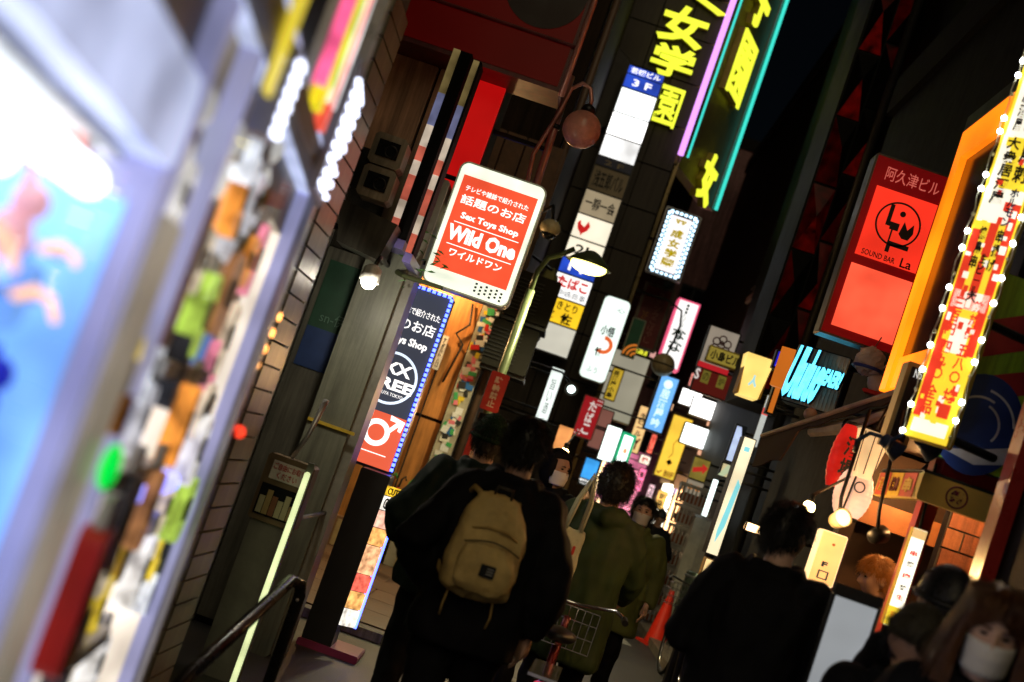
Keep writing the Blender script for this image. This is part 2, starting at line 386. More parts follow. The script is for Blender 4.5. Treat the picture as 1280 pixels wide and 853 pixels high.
sg = [MB().box(-.5, .5, 0, 1, -.5, .5).mesh('sticker') for _ in stm]
for i, m in enumerate(stm): sg[i].name = 'sticker'; sg[i].materials.append(m)
for k in range(150):
    o = bpy.data.objects.new('sticker', random.choice(sg)); COL.objects.link(o); o.parent = scol
    w_, h_ = random.uniform(.04, .11), random.uniform(.04, .1)
    o.location = (random.uniform(-1.17, -1.05) - oox, 16.845 - ooy - random.uniform(0, .012), random.uniform(.1, 3.6)); o.scale = (w_, .004, h_); o.rotation_euler = (0, random.uniform(-.3, .3), 0)
for j in range(12):
    MB().box(-1.9 - oox + (j % 4) * .26, -1.66 - oox + (j % 4) * .26, 16.96 - ooy, 17.04 - ooy, 3.5 + (j // 4) * .62, 4.1 + (j // 4) * .62, .01).build('board', mat('brown_board', (.1, .05, .025), .6, 0, .4), ob)
MB().tube([(-1.5 - oox, 16.95 - ooy, 2.7), (-1.5 - oox, 16.93 - ooy, .7)], .012, 6).build('cable', BLACK, ob)
MB().tube([(-1.35 - oox, 16.94 - ooy, 3.2), (-1.3 - oox, 16.92 - ooy, 2.95), (-1.42 - oox, 16.92 - ooy, 2.8), (-1.3 - oox, 16.93 - ooy, 2.7), (-1.38 - oox, 16.93 - ooy, 2.2)], .014, 6).build('cable', BLACK, ob, True)
tb, tox, toy = building('neon_building', 'tall building whose panelled front carries yellow neon characters', -8, .56, 24, 28.9, 22, mat('panel_joint', (.02, .018, .015), .8))
pm = mat('facade_panel', (.035, .026, .017), .55, 0, .25, 1.2, .1, 20)
for i in range(4):
    for j in range(22):
        x = -1.55 + i * .525; z = .1 + j * .78
        MB().box(x - tox, x + .505 - tox, 23.95 - toy, 24.02 - toy, z, z + .755, .008).build('facade_panel', pm, tb)
for j in range(11):
    MB().box(.54 - tox, .62 - tox, 24 - toy, 28.8 - toy, .1 + j * 1.95, 1.99 + j * 1.95).build('facade_panel', mat('gold_panel', (.2, .15, .06), .3, .5), tb)
l3, a3, b3 = building('far_building', 'dark far building beyond the neon building, hung with small signs', -6, 1.25, 29, 44, 15, dk2, [('+x', 31, 33, 3.5, 5), ('+x', 35, 37, 3.5, 5)])
eb, ebx, eby = building('street_end_building', 'pink lit building closing the far end of the street', -4, 9, 47, 55, 14, mat('pinkish_render', (.25, .12, .13), .6), [('-y', 1.5 + i * 1.1, 2.4 + i * 1.1, 3.2 + j * 2.2, 4.6 + j * 2.2) for i in range(4) for j in range(3)])
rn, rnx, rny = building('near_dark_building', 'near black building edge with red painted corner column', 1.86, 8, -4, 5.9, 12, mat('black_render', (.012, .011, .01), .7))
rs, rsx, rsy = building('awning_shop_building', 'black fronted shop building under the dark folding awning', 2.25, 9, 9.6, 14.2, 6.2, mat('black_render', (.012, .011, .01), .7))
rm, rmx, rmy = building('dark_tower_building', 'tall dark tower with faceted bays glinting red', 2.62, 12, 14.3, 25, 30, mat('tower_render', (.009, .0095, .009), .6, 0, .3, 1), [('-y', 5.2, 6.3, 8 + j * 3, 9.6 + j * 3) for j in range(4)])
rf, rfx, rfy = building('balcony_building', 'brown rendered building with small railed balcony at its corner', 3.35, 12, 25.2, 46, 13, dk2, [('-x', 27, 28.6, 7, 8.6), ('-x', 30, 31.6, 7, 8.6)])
# E2
# ================================================================ signs, left and centre
wh_ink = emi('lit_letter_white', (1, .97, .93), 1.4, .05)
E_RED = emi('lit_red', (.88, .09, .035), 1.0, .22, 4)
W = sign('wild', 'shop_sign', 'red and white rounded lightbox sign reading Wild One', [(577, 198), (686, 236), (633, 390), (527, 349)], 8.75, emi('lit_cream', (.93, 1, .82), 1.05, .25, 4), t=.16, rim=.012, r=.06, case=mat('cream_case', (.5, .52, .42), .4), wall=-1.3)
rect(W, .075, .925, .11, .86, E_RED, y0=-.012)
A = dict(y=-.0135)
put(W, 'テレビや雑誌で紹介された', .5, .205, .72, .045, wh_ink, bold=.008, **A)
put(W, '話題のお店', .5, .295, .74, .075, wh_ink, bold=.012, **A)
put(W, 'Sex Toys Shop', .52, .425, .66, .065, wh_ink, bold=.03, **A)
rect(W, .14, .88, .478, .484, wh_ink, 'rule', y0=-.0145)
put(W, 'Wild One', .5, .565, .78, .125, wh_ink, bold=.045, **A)
rect(W, .14, .88, .655, .661, wh_ink, 'rule', y0=-.0145)
put(W, 'ワイルドワン', .5, .715, .6, .06, wh_ink, bold=.02, **A)
for k in range(18):
    a = .6 + (k // 3) * .058; b = .885 + (k % 3) * .028 + (.014 if (k // 3) % 2 else 0)
    rect(W, a - .013, a + .013, b - .008, b + .008, INK, 'dot', y0=-.009)

L = sign('led', 'led_sign', 'dark vertical lightbox with blue LED border and red foot', [(480, 338), (565, 374), (489, 598), (404, 562)], 9.75, emi('lit_charcoal', (.05, .055, .075), 1.0), t=.2, rim=.02, case=mat('navy_case', (.02, .025, .08), .4), wall=-1.7)
rect(L, .04, .96, .70, .985, emi('lit_orange_red', (.85, .13, .06), 1.0), y0=-.009)
put(L, 'テレビや雑誌で紹介された', .51, .14, .84, .04, wh_ink, bold=.008)
put(L, '話題のお店', .5, .215, .84, .065, wh_ink, bold=.012)
put(L, 'Sex Toys Shop', .5, .31, .78, .055, wh_ink, bold=.03)
ring(L, .56, .515, .345, .035, emi('lit_letter_blue', (.75, .85, 1), 1.3))
put(L, 'XX', .6, .46, .42, .065, wh_ink, bold=.03); put(L, 'FREE', .6, .545, .6, .06, wh_ink, bold=.04); put(L, 'SHIBUYA TOKYO', .6, .598, .4, .018, wh_ink)
ring(L, .62, .81, .15, .07, wh_ink, 'symbol_ring', y0=-.0125, y1=-.008)
shape(L, [(.74, .70), (.95, .715), (.93, .775), (.885, .77), (.885, .745), (.8, .79), (.77, .77), (.84, .73), (.75, .728)], wh_ink, 'symbol_arrow', y0=-.0125, y1=-.008)
rect(L, .45, .85, .915, .92, wh_ink, 'rule', y0=-.0125)
eblue = emi('led_blue', (.06, .1, 1), 8, .05)
def leds(S, x0, x1, z0, z1, n, m, size, sides='ltr', name='led'):
    """a row of small lit diodes round a face; too small to pick apart"""
    mb = MB(); w_, h_ = S['w'], S['h']
    for s_ in sides:
        L_ = h_ * (z1 - z0) if s_ in 'lr' else w_ * (x1 - x0)
        nn = max(3, int(n * L_))
        for k in range(nn):
            t = (k + .5) / nn
            a, b = {'l': (x0, z0 + (z1 - z0) * t), 'r': (x1, z0 + (z1 - z0) * t), 't': (x0 + (x1 - x0) * t, z0), 'b': (x0 + (x1 - x0) * t, z1)}[s_]
            X, Z = -w_ / 2 + a * w_, h_ * (1 - b); hl = L_ / nn * .32 if s_ in 'lr' else size; wl_ = L_ / nn * .32 if s_ in 'tb' else size
            mb.box(X - wl_, X + wl_, -.02, 0, Z - hl, Z + hl)
    o = mb.build(name, m, S['root']); o['kind'] = 'stuff'; return o
leds(L, .012, .988, .01, .985, 28, eblue, .01, 'ltr', 'led_strip')

blkst = P(438, 690, 9.5)
S = sign('stand', 'poster_stand', 'black standing box with glowing posters down its flank, beside LED sign', [(453, 586), (489, 603), (413, 800), (378, 786)], 9.45, None, t=.3, case=BLACK)
S['root'].location.z = 0; 
for q in S['root'].children: q.scale.z = (S['h'] + .12) / S['h']
hh = S['h'] + .12; postercols = [('cute_yellow', (.9, .55, .03)), ('white', (1, .95, .85)), ('pink', (1, .55, .4)), ('orange', (1, .5, .15)), ('flesh', (.95, .5, .25)), ('lit_red2', (.9, .15, .1)), ('orange', (1, .5, .15)), ('white', (1, .95, .85))]
zz = hh - .06
for i, (nm, c) in enumerate(postercols):
    d = (.07, .1, .12, .12, .2, .12, .12, .12)[i]
    MB().box(0, .125, 0, .012, zz - d + .006, zz).build('poster', emi('poster_' + nm, c, 1.1, .6, 22), S['root'], loc=(S['w'] / 2 + .004, .01, 0), rot=(0, 0, rad(40)))
    if i in (0, 1): lettering('CUTE' if i == 0 else 'CAFE', .01, .115, zz - d + .015, zz - .01, -.002, INK, S['root'], bold=.02).matrix_local = Matrix.Translation((S['w'] / 2 + .004, .01, 0)) @ Matrix.Rotation(rad(40), 4, 'Z')
    zz -= d
MB().box(S['w'] / 2 + .085, S['w'] / 2 + .11, .11, .14, .2, hh - .3).build('light_strip', emi('led_blue', (.08, .13, 1), 5), S['root'])
MB().box(-.12, .3, -.02, .4, 0, .05, .01).build('foot', mat('magenta_plate', (.25, .03, .1), .4), S['root'])

# red box over the door, ball lamp
C = sign('canopy', 'red_box_sign', 'large dark red box sign above the door, seen from below', [(578, -238), (798, -160), (700, 118), (480, 40)], 8.6, emi('glow_dim_red', (.6, .004, .004), .05, .3, 1), t=.42, rim=.03, case=mat('red_frame', (.12, .012, .015), .4), back=9.0)  # faint red glow put into the face for light falling on it
r0 = C['root']; MATS['glow_dim_red'].node_tree.nodes['Principled BSDF'].inputs['Base Color'].default_value = (.06, .001, .001, 1)
put(C, '●', .75, .6, .45, .55, mat('black_print', (.01, .001, .001), .5), keep=True)
MB().tube([(-C['w'] / 2, -.012, C['h'] * .2), (C['w'] / 2, -.012, C['h'] * .2)], .012, 8).build('seam', mat('red_frame', (.12, .012, .015), .4), r0)
MB().tube([(C['w'] / 2 + .01, -.01, -.02), (C['w'] / 2 + .01, -.01, C['h'])], .02, 8).build('edge_tube', mat('pink_metal', (.5, .25, .22), .35, .5), r0, True)
q = P(727, 162, 9.0); lp = thing('ball_lamp', 'unlit pink ball lamp on a hooked arm by the red box', 'lamp', q - Vector((0, 0, .13)))
rr = .125
MB().ball((0, 0, .13), rr, nu=24, nv=16).build('globe', mat('pink_glass', (.55, .25, .2), .25, 0, .25, 14, .1, 60), lp, True)
a = P(705, 125, 9.0) - lp.location
arm = [Vector((0, 0, .25)), Vector((.0, 0, .33)), Vector((-.03, 0, .4)), Vector((-.09, 0, .42)), Vector((-.15, 0, .36)), Vector((-.17, 0, .2)), Vector((-.24, 0, -.12)), Vector((-.2, 0.02, -.45))]
MB().tube(arm, .014, 8).build('arm', mat('pink_metal', (.5, .25, .22), .35, .5), lp, True)
MB().lathe([(.03, 0), (.05, .02), (.04, .05), (.015, .07)], (0, 0, .235), 16).build('cap', DMETAL, lp, True)
pole = thing('sign_pole', 'pinkish steel pole hanging from red box down to the Wild One sign', 'pole', P(672, 228, 9.1))
b_ = P(714, 95, 9.1) - pole.location
MB().tube([(0, 0, -.1), (b_.x, 0, b_.z)], .026, 12).build('shaft', mat('pink_metal', (.5, .25, .22), .35, .5), pole, True)
MB().lathe([(.034, 0), (.034, .03)], (b_.x * .5, 0, b_.z * .5), 12).build('clamp', DMETAL, pole, True)
MB().tube([(b_.x * .3, 0, b_.z * .3), (b_.x * .3 - .4, .0, b_.z * .3)], .018, 8).build('arm', DMETAL, pole)

# the stacked tenant board on the panelled front
T = sign('stack', 'tenant_sign_board', 'tall stacked tenant board with blue floor numbers and lit white plates', [(786, 82), (834, 96), (708, 450), (661, 436)], 23.4, None, t=.25, case=DMETAL, back=24)
navy = emi('lit_navy', (.02, .07, .55), 1.0, .4, 3); dimb = mat('dim_plate', (.3, .25, .17), .5, 0, .2, 3)
rows = [(96, 106, navy, '若槻ビル', wh_ink), (106.5, 123, navy, '3 F', wh_ink), (124, 154, emi('lit_cool_white', (.95, 1, 1), 1.8), '', None), (155, 182, E_WHITE, '', None), (183, 209, emi('lit_white_fading', (1, 1, 1), 1.2, .4), '', None),
        (209.5, 221, mat('unlit_navy', (.01, .02, .09), .4), '2 F', dimb), (222, 251, dimb, '浅五郎バル', INK), (252, 281, emi('lit_dim_cream', (.6, .48, .3), .5, .2), '一期一会', INK),
        (282, 310, emi('lit_cream2', (1, .9, .7), 1.05), '', REDINK), (311, 335, emi('lit_cream2', (1, .9, .7), 1.05), '2L', INK), (336, 354, navy, '1 F', wh_ink), (355, 383, emi('lit_tobacco_white', (1, .98, .95), 1.25), 'たばこ', emi('lit_red_letter', (.8, .02, .02), .7)),
        (384, 413, emi('lit_yellow', (1, .62, .02), 1.05), 'やきとり', INK), (414, 448, emi('lit_grey_white', (.75, .72, .6), .8), '', None)]
for y0, y1, m, tx, tm_ in rows:
    a, b_ = (y0 - 96) / 354, (y1 - 96) / 354
    rect(T, .04, .96, a + .001, b_ - .002, m, 'plate', y0=-.02)
    if tx == 'たばこ':
        put(T, tx, .5, a + (b_ - a) * .32, .8, (b_ - a) * .5, tm_, bold=.05, y=-.0215); put(T, '仲嶋商事', .55, a + (b_ - a) * .78, .75, (b_ - a) * .28, mat('blue_ink', (.02, .12, .3), .5), y=-.0215)
    elif tx == 'やきとり':
        put(T, tx, .45, a + (b_ - a) * .25, .75, (b_ - a) * .35, INK, bold=.02, y=-.0215); put(T, '佐', .62, a + (b_ - a) * .72, .3, (b_ - a) * .45, INK, bold=.03, y=-.0215); put(T, 'ウン', .2, a + (b_ - a) * .72, .2, (b_ - a) * .45, INK, vert=True, y=-.0215)
    elif tx: put(T, tx, .5, (a + b_) / 2, .78 if len(tx) > 3 else .5, (b_ - a) * (.7 if len(tx) > 3 and '会' not in tx else .5), tm_, bold=.02, y=-.0215)
# rooster on the red-on-cream plate
a = (282 - 96) / 354; k = (310 - 282) / 354
shape(T, [(.1, a + k * .4), (.16, a + k * .25), (.2, a + k * .42), (.3, a + k * .5), (.36, a + k * .22), (.44, a + k * .4), (.4, a + k * .62), (.3, a + k * .78), (.27, a + k * .9), (.24, a + k * .78), (.15, a + k * .65)], emi('lit_red_letter', (.8, .02, .02), .7), 'rooster', y0=-.0235, y1=-.015)

# neon characters and tubes on the neon building
neon = Fr((0, 23.9, 0), 0)
Ymat = emi('neon_yellow', (.92, 1, .05), 1.15, .1)
DESC = dict(zip('く女学園子', ('cropped topmost yellow neon character, one bent stroke', 'yellow neon character of three crossing strokes', 'yellow neon character with three ticks over a roof stroke', 'yellow neon character shaped as an open box', 'cropped topmost yellow character')))
for ch, qd in (('く', [(866, -22), (918, -6), (906, 22), (858, 8)]), ('女', [(832, 0), (894, 20), (872, 64), (820, 48)]), ('学', [(822, 50), (874, 68), (860, 104), (808, 88)]), ('園', [(826, 104), (860, 116), (838, 162), (810, 150)])):
    o, w_, h_ = fit(qd, 23.86); t_ = thing('neon_character', DESC[ch] + ' on the building front', 'sign', o, 0, 'neon characters on the building front')
    lettering(ch, -w_ / 2, w_ / 2, 0, h_, 0, Ymat, t_, bold=.03 if ch != '園' else .01, thick=.04, name='tube_letter'); lettering(ch, -w_ / 2, w_ / 2, 0, h_, .1, mat('letter_side', (.35, .28, .02), .5), t_, bold=.03 if ch != '園' else .01, thick=.098, name='letter_back')
for (x0, y0, x1, y1, r_, nm, c, lab) in ((925, -14, 848, 193, .052, 'violet', (.72, .3, 1), 'thick violet neon tube up the corner of neon building'), (936, -14, 856, 196, .02, 'cyan', (.05, .75, .62), 'thin turquoise neon tube right beside the violet tube')):
    a, b_ = P(x0, y0, 23.8), P(x1, y1, 23.8); xx = (a.x + b_.x) / 2; zt = 14
    t_ = thing('neon_tube', lab, 'neon tube', (xx, 23.8, b_.z)); MB().tube([(0, 0, 0), (0, 0, zt - b_.z)], r_, 10).build('tube', emi('neon_' + nm, c, 1.6 if nm == 'violet' else 1.1, .03), t_, True)
    for z in range(0, 8): MB().tube([(0, 0, .1 + z), (0, .22, .1 + z)], .012, 6).build('clip', DMETAL, t_)
pf = Fr((.6, 23.93, 0), rad(70)); zb = pf.loc(893, 262)[1]; xe = pf.loc(893, 262)[0]
py_ = thing('sign_pylon', 'dark gold angled sign pylon on the neon building corner', 'sign', (.6, 23.93, zb), rad(70))
MB().box(0, xe, .02, .25, -.05, 9).build('board', mat('gold_board', (.3, .24, .07), .4, 0, .3, 2), py_); MB().box(xe - .16, xe - .1, .0, .02, -.05, 9).build('rail', STEEL, py_)
t_ = thing('neon_tube', 'turquoise neon tube along the outer edge of the gold pylon', 'neon tube', pf.world(xe, -.03, zb), rad(70))
MB().tube([(0, 0, 0), (0, 0, 8)], .035, 10).build('tube', emi('neon_cyan', (.05, .75, .62), 1.1), t_, True)
for z in range(0, 8): MB().tube([(0, 0, .1 + z), (0, .22, .1 + z)], .012, 6).build('clip', DMETAL, t_)
for ch, (x, y, hpx) in (('女', (878, 222, 66)), ('園', (920, 85, 84)), ('子', (947, 2, 72))):
    lx, lz = pf.loc(x, y); s_ = hpx * 24.7 / FOC; t_ = thing('side_neon_character', DESC[ch].replace('neon ', '') + ' on the gold pylon', 'sign', pf.world(lx, -.1, lz - s_ / 2), rad(70), 'neon characters on the gold pylon')
    lettering(ch, -s_ * .45, s_ * .45, 0, s_, 0, Ymat, t_, bold=.035 if ch != '園' else .008, thick=.04, name='tube_letter'); lettering(ch, -s_ * .45, s_ * .45, 0, s_, .12, mat('letter_side', (.35, .28, .02), .5), t_, bold=.035 if ch != '園' else .008, thick=.118, name='letter_back')
D = sign('dots', 'led_dot_sign', 'white panel with yellow characters framed by white LED dots', [(836, 258), (880, 273), (848, 352), (804, 338)], 23.6, mat('dark_board', (.02, .02, .03), .4), t=.2, case=mat('steel_box', (.35, .36, .4), .35, .5), back=24)
rect(D, .22, .78, .1, .92, emi('lit_dot_white', (1, .95, 1), 1.2), y0=-.02); put(D, '平成女学園', .5, .5, .34, .74, emi('lit_gold_letter', (.6, .45, 0), .7), vert=True, bold=.05, y=-.0215)
leds(D, .12, .9, .05, .96, 13, emi('led_white', (.55, .8, 1), 3), .02, 'ltrb', 'led_dots'); leds(D, .2, .82, .03, .98, 13, emi('led_white', (.55, .8, 1), 3), .014, 'lr', 'led_dots')
def S_(key, name, label, quad, Y, face, **k): return sign(key, name, label, quad, Y, face, **k)
s1 = S_('darkred', 'framed_sign', 'unlit dark red sign in a heavy metal frame below LED dot panel', [(808, 354), (846, 362), (818, 440), (780, 431)], 24.6, mat('dark_red_face', (.16, .008, .012), .4), rim=.05, case=mat('bronze_frame', (.12, .1, .08), .4, .6), wall=.6)
put(s1, 'スナックこばやし', .62, .5, .2, .8, mat('faint_pink', (.4, .15, .12), .5), vert=True); put(s1, '2F', .3, .5, .2, .12, mat('faint_orange', (.4, .15, .02), .5))
s2 = S_('pink', 'lightbox_sign', 'white lightbox with hot pink border and green brush characters', [(849, 372), (877, 381), (847, 465), (820, 456)], 27, emi('lit_pink_white', (1, .97, .95), 1.25), t=.45, rim=.035, case=emi('lit_hot_pink', (1, .12, .25), .9), wall=.6)
put(s2, '・・・おばんざい・ななな', .5, .35, .2, .6, mat('green_ink', (.0, .16, .1), .5), vert=True, y=-.009); put(s2, 'なな', .5, .58, .62, .36, mat('green_ink', (.0, .16, .1), .5), vert=True, y=-.0085, bold=.03)
s3 = S_('stripe', 'striped_sign', 'green sign with sweeping orange stripes under the framed red sign', [(791, 396), (808, 401), (793, 449), (776, 445)], 24.3, mat('green_face', (.01, .13, .07), .4), t=.1, case=mat('pale_frame', (.5, .55, .4), .4), wall=.5)
for k in range(3): ring(s3, 1.0, .95, .3 + k * .29, .15, emi('lit_dull_orange', (.9, .25, .03), .55), 'stripe', PI / 2 + .1, PI - .02, 14, y0=-.012)
s4 = S_('round', 'rounded_lightbox', 'white rounded lightbox with red swirl and black brush characters', [(757, 368), (790, 378), (756, 481), (722, 470)], 22.6, emi('lit_round_white', (.86, 1, .93), 1.25), t=.22, rim=.012, r=.09, case=mat('pale_green_case', (.5, .6, .5), .4), back=24)
put(s4, '小悟', .5, .4, .5, .12, INK, bold=.03); ring(s4, .52, .57, .26, .14, emi('lit_orange_swirl', (.95, .17, .04), .85), 'swirl', -PI * .7, PI * .55, 24); put(s4, '竹', .42, .66, .3, .1, INK, bold=.04); put(s4, '二八', .45, .71, .2, .03, mat('green_ink', (.0, .16, .1), .5)); put(s4, 'ふう', .4, .88, .4, .07, INK); put(s4, '心', .72, .13, .28, .06, INK)
s5 = S_('beige', 'blank_panel_sign', 'large blank beige sign panel with wooden edge below stripes', [(768, 436), (814, 448), (788, 531), (742, 519)], 25.5, emi('lit_dim_beige', (.5, .46, .34), .62, .25, 1), t=.2, rim=.02, case=mat('wood_edge', (.3, .18, .07), .5), wall=.56)
s6 = S_('yel', 'half_round_sign', 'small yellow sign with black characters and curved edge', [(769, 459), (783, 464), (766, 503), (752, 497)], 23.9, emi('lit_mustard', (.75, .5, .04), .65), t=.1, case=mat('mustard_edge', (.4, .3, .05), .5), wall=.4)
put(s6, '居酒屋小島', .4, .5, .5, .85, INK, vert=True, bold=.03)
s7 = S_('tobacco', 'tobacco_sign', 'deep red sign reading たばこ with rows of white dots', [(731, 494), (757, 499), (739, 552), (714, 543)], 23, emi('lit_dark_red', (.35, .01, .015), .8), t=.08, case=mat('pink_frame', (.5, .25, .25), .4), back=24)
put(s7, 'たばこ', .55, .5, .36, .82, emi('lit_dim_white', (.8, .7, .65), .8), vert=True, bold=.03)
for k in range(12): 
    a, b_ = (.7 + (k % 3) * .1, .06 + (k // 3) * .09) if k < 7 else (.12 + (k % 3) * .11, .7 + (k // 3) * .075)
    rect(s7, a - .025, a + .025, b_ - .014, b_ + .014, emi('lit_dim_white', (.8, .7, .65), .8), 'dot', y0=-.009)
s8 = S_('lowa', 'lightbox_sign', 'plain greenish white lightbox above the blue screen', [(760, 529), (779, 537), (764, 583), (746, 571)], 25, E_WGREEN, wall=.5, t=.15); put(s8, 'お茶', .5, .4, .3, .12, mat('pale_blue_ink', (.3, .6, .7), .5))
s9 = S_('lowb', 'lightbox_sign', 'white lightbox with green segmented border and orange fruit mark', [(779, 538), (795, 546), (783, 588), (764, 583)], 25.1, E_WGREEN, wall=.5, t=.15, rim=.05, case=emi('lit_green', (.02, .5, .22), .9)); put(s9, '●', .55, .5, .3, .16, emi('lit_peach', (1, .5, .25), 1)); put(s9, 'やさい', .5, .75, .6, .07, REDINK)
s9b = S_('pinkbrown', 'pink_board', 'dull pink blank board beside the greenish white lightbox', [(752, 507), (770, 518), (750, 566), (731, 556)], 25.3, emi('lit_dull_pink', (.4, .16, .12), .5), wall=.4, t=.1)
s10 = S_('blue', 'screen_sign', 'bright blue poster screen with white caption strip below lightbox', [(735, 570), (752, 578), (739, 612), (719, 604)], 26, emi('lit_sky_blue', (.06, .42, 1), 1.0, .3, 3), wall=.4, t=.1); rect(s10, .03, .97, .72, .97, mat('slate', (.06, .09, .1), .4), 'caption', y0=-.009); put(s10, '無料案内所', .45, .8, .75, .08, wh_ink, y=-.011, bold=.02); put(s10, 'Free Info', .45, .9, .6, .06, wh_ink, y=-.011)
s11 = S_('bluelit', 'lightbox_sign', 'blue glowing vertical lightbox with faint white characters', [(827, 467), (852, 473), (828, 544), (802, 536)], 24.4, emi('lit_blue', (.18, .5, 1), 1.05, .2, 1.2), t=.18, rim=.03, case=mat('dark_case', (.02, .02, .05), .4), wall=.6); put(s11, '●居酒屋吟', .5, .5, .42, .85, emi('lit_pale_blue', (.7, .88, 1), 1.4), vert=True, bold=.02)
s12 = S_('orangesmall', 'menu_sign', 'orange cream menu sign with black characters beneath blue lightbox', [(800, 505), (816, 511), (798, 570), (782, 563)], 26.5, emi('lit_peach_cream', (1, .62, .25), 1.0), t=.1, wall=1.2); put(s12, '生ビール', .5, .4, .5, .5, INK, vert=True, bold=.03); put(s12, 'Y', .6, .8, .5, .25, REDINK, bold=.04)
s13 = S_('smallyel', 'small_plate_sign', 'tiny bright yellow plate above the blank beige panel', [(796, 432), (812, 437), (809, 447), (793, 442)], 25.4, emi('lit_lemon', (.9, .9, .05), .9), t=.06, wall=.6); put(s13, 'F Y', .5, .5, .7, .6, INK, bold=.04)
s13b = S_('pinkplate', 'small_plate_sign', 'tiny pale pink plate beside the lemon yellow plate', [(813, 437), (822, 440), (819, 450), (810, 447)], 25.4, emi('lit_pale_pink', (.8, .4, .35), .9), t=.06, wall=.6)
# right-hand far signs
s14 = S_('wA', 'lightbox_sign', 'overexposed white landscape lightbox, upper of two', [(867, 494), (914, 508), (906, 533), (860, 518)], 25, E_WHITE, t=.15, wall=3.35)
s15 = S_('wB', 'lightbox_sign', 'overexposed white landscape lightbox, lower of two', [(856, 528), (904, 541), (895, 568), (848, 554)], 24.7, emi('lit_cool_white2', (.93, 1, .97), 3.2), t=.15, wall=3.35)
for s_, zf in ((s14, 'wA'), (s15, 'wB')):
    rect(s_, .55, .98, 1.02, 1.24, emi('poster_food', (1, .5, .3), .9, .6, 9), 'food_strip', y0=.0, y1=.02)
s16 = S_('wC', 'lightbox_sign', 'small white lightbox with tiny dark marks, half hidden', [(853, 484), (880, 492), (873, 512), (846, 505)], 25.6, E_WHITE, t=.1, wall=3.35); put(s16, '△ 4', .35, .6, .4, .2, INK)
s17 = S_('yvert', 'lightbox_sign', 'golden yellow vertical lightbox with crest and red lettering', [(842, 517), (868, 525), (842, 602), (816, 594)], 25.9, emi('lit_golden', (1, .62, .06), 1.1, .2, 1.5), t=.2, wall=3.35, case=mat('ochre_case', (.4, .25, .05), .5))
put(s17, '◆', .52, .74, .3, .1, INK, keep=True); put(s17, '✓ BIIF', .5, .92, .8, .09, REDINK, bold=.02); tubes(s17, [(.75, .05), (.6, .15), (.66, .3), (.45, .45), (.55, .6), (.42, .68)], mat('ochre_ink', (.5, .25, .02), .5), .006, 'flourish', -.008)
s18 = S_('flower', 'crest_sign', 'cream sign with dark red flower crest and red foot', [(889, 406), (929, 418), (908, 470), (869, 458)], 19.6, emi('lit_dim_stone', (.5, .42, .33), .5, .2), t=.12, wall=2.65)
maroon = mat('maroon_ink', (.12, .008, .015), .5)
for k in range(6): ring(s18, .52 + .2 * math.cos(k * PI / 3 + .52), .40 - .2 * math.sin(k * PI / 3 + .52) * .75, .11, .04, maroon, 'petal', n=16)
put(s18, '魚米', .52, .4, .16, .26, maroon, vert=True, bold=.03); rect(s18, .02, .98, .86, .98, emi('lit_red_strip', (.7, .02, .03), .6), 'foot_strip', y0=-.009)
s19 = S_('kojima', 'building_name_sign', 'ochre name plate reading 小島ビル in black', [(887, 432), (932, 444), (926, 465), (881, 451)], 18.8, emi('lit_ochre', (.42, .32, .05), .55, .2), t=.15, wall=2.65, case=mat('gold_edge', (.5, .4, .08), .4)); put(s19, '小島ビル', .5, .5, .82, .6, INK, bold=.03)
s20 = S_('redlow', 'restaurant_sign', 'dark red sign with dim yellow plates under the ochre name plate', [(872, 456), (922, 470), (910, 502), (861, 489)], 19.8, emi('lit_brown_red', (.12, .012, .008), .6), t=.1, wall=2.65); put(s20, 'S', .06, .35, .12, .4, emi('lit_dim_white', (.8, .7, .65), .8), bold=.03)
for a, ch in ((.28, 'の'), (.68, '炉')): rect(s20, a - .1, a + .1, .15, .6, emi('lit_olive', (.25, .2, .03), .5), 'plate', y0=-.009); put(s20, ch, a, .37, .14, .3, INK, y=-.011)
Yl = sign('yl', 'lantern_sign', 'tapered yellow cream lantern sign with small blue figure', [(934, 441), (968, 453), (948, 500), (922, 490)], 15, None, t=.28, wall=2.65, case=mat('lantern_frame', (.5, .3, .06), .5))
w_, h_ = Yl['w'], Yl['h']
MB().prism([(-w_ * .38, -.01), (w_ * .38, -.01), (w_ * .56, h_ + .01), (-w_ * .56, h_ + .01)], -.03, .3).build('shade', emi('lit_lantern', (1, .7, .18), 1.15, .25, 3), Yl['root'])
put(Yl, '人', .5, .62, .34, .3, emi('lit_pale_cyan', (.4, .75, .8), 1), y=-.031, bold=.08)
# E3
# ================================================================ right side: sound bar, neon, awning
R1 = sign('sound', 'bar_sign', 'tall red backlit bar sign with circle emblem and blank lower panel', [(1098, 190), (1195, 224), (1119, 448), (1022, 413)], 9.75, emi('lit_deep_red', (.5, .006, .008), .16, .4, 2), t=.2, rim=.015, case=mat('bronze_frame', (.12, .1, .08), .4, .6), wall=2.3)
rect(R1, .12, .9, .17, .55, emi('lit_scarlet', (.95, .035, .015), 1.0, .25, 2), y0=-.012); rect(R1, .12, .9, .6, .945, emi('lit_salmon_red', (1, .1, .045), 1.2, .35, 3), y0=-.012)
put(R1, '阿久津ビル', .52, .09, .68, .075, emi('lit_letter_dimred', (.8, .16, .12), .6), bold=.0)
ring(R1, .51, .335, .27, .022, INK, 'emblem_ring', y0=-.017, y1=-.012)
for pts in ([(.36, .24), (.41, .24), (.41, .33), (.53, .33), (.53, .37), (.47, .37), (.47, .43), (.72, .43), (.72, .455), (.5, .455), (.5, .49), (.45, .49), (.45, .37), (.42, .37), (.42, .355), (.36, .355)], [(.58, .31), (.64, .35), (.7, .31), (.72, .36), (.68, .4), (.6, .4), (.55, .38)]): shape(R1, pts, INK, 'emblem_figure', y0=-.017, y1=-.012)
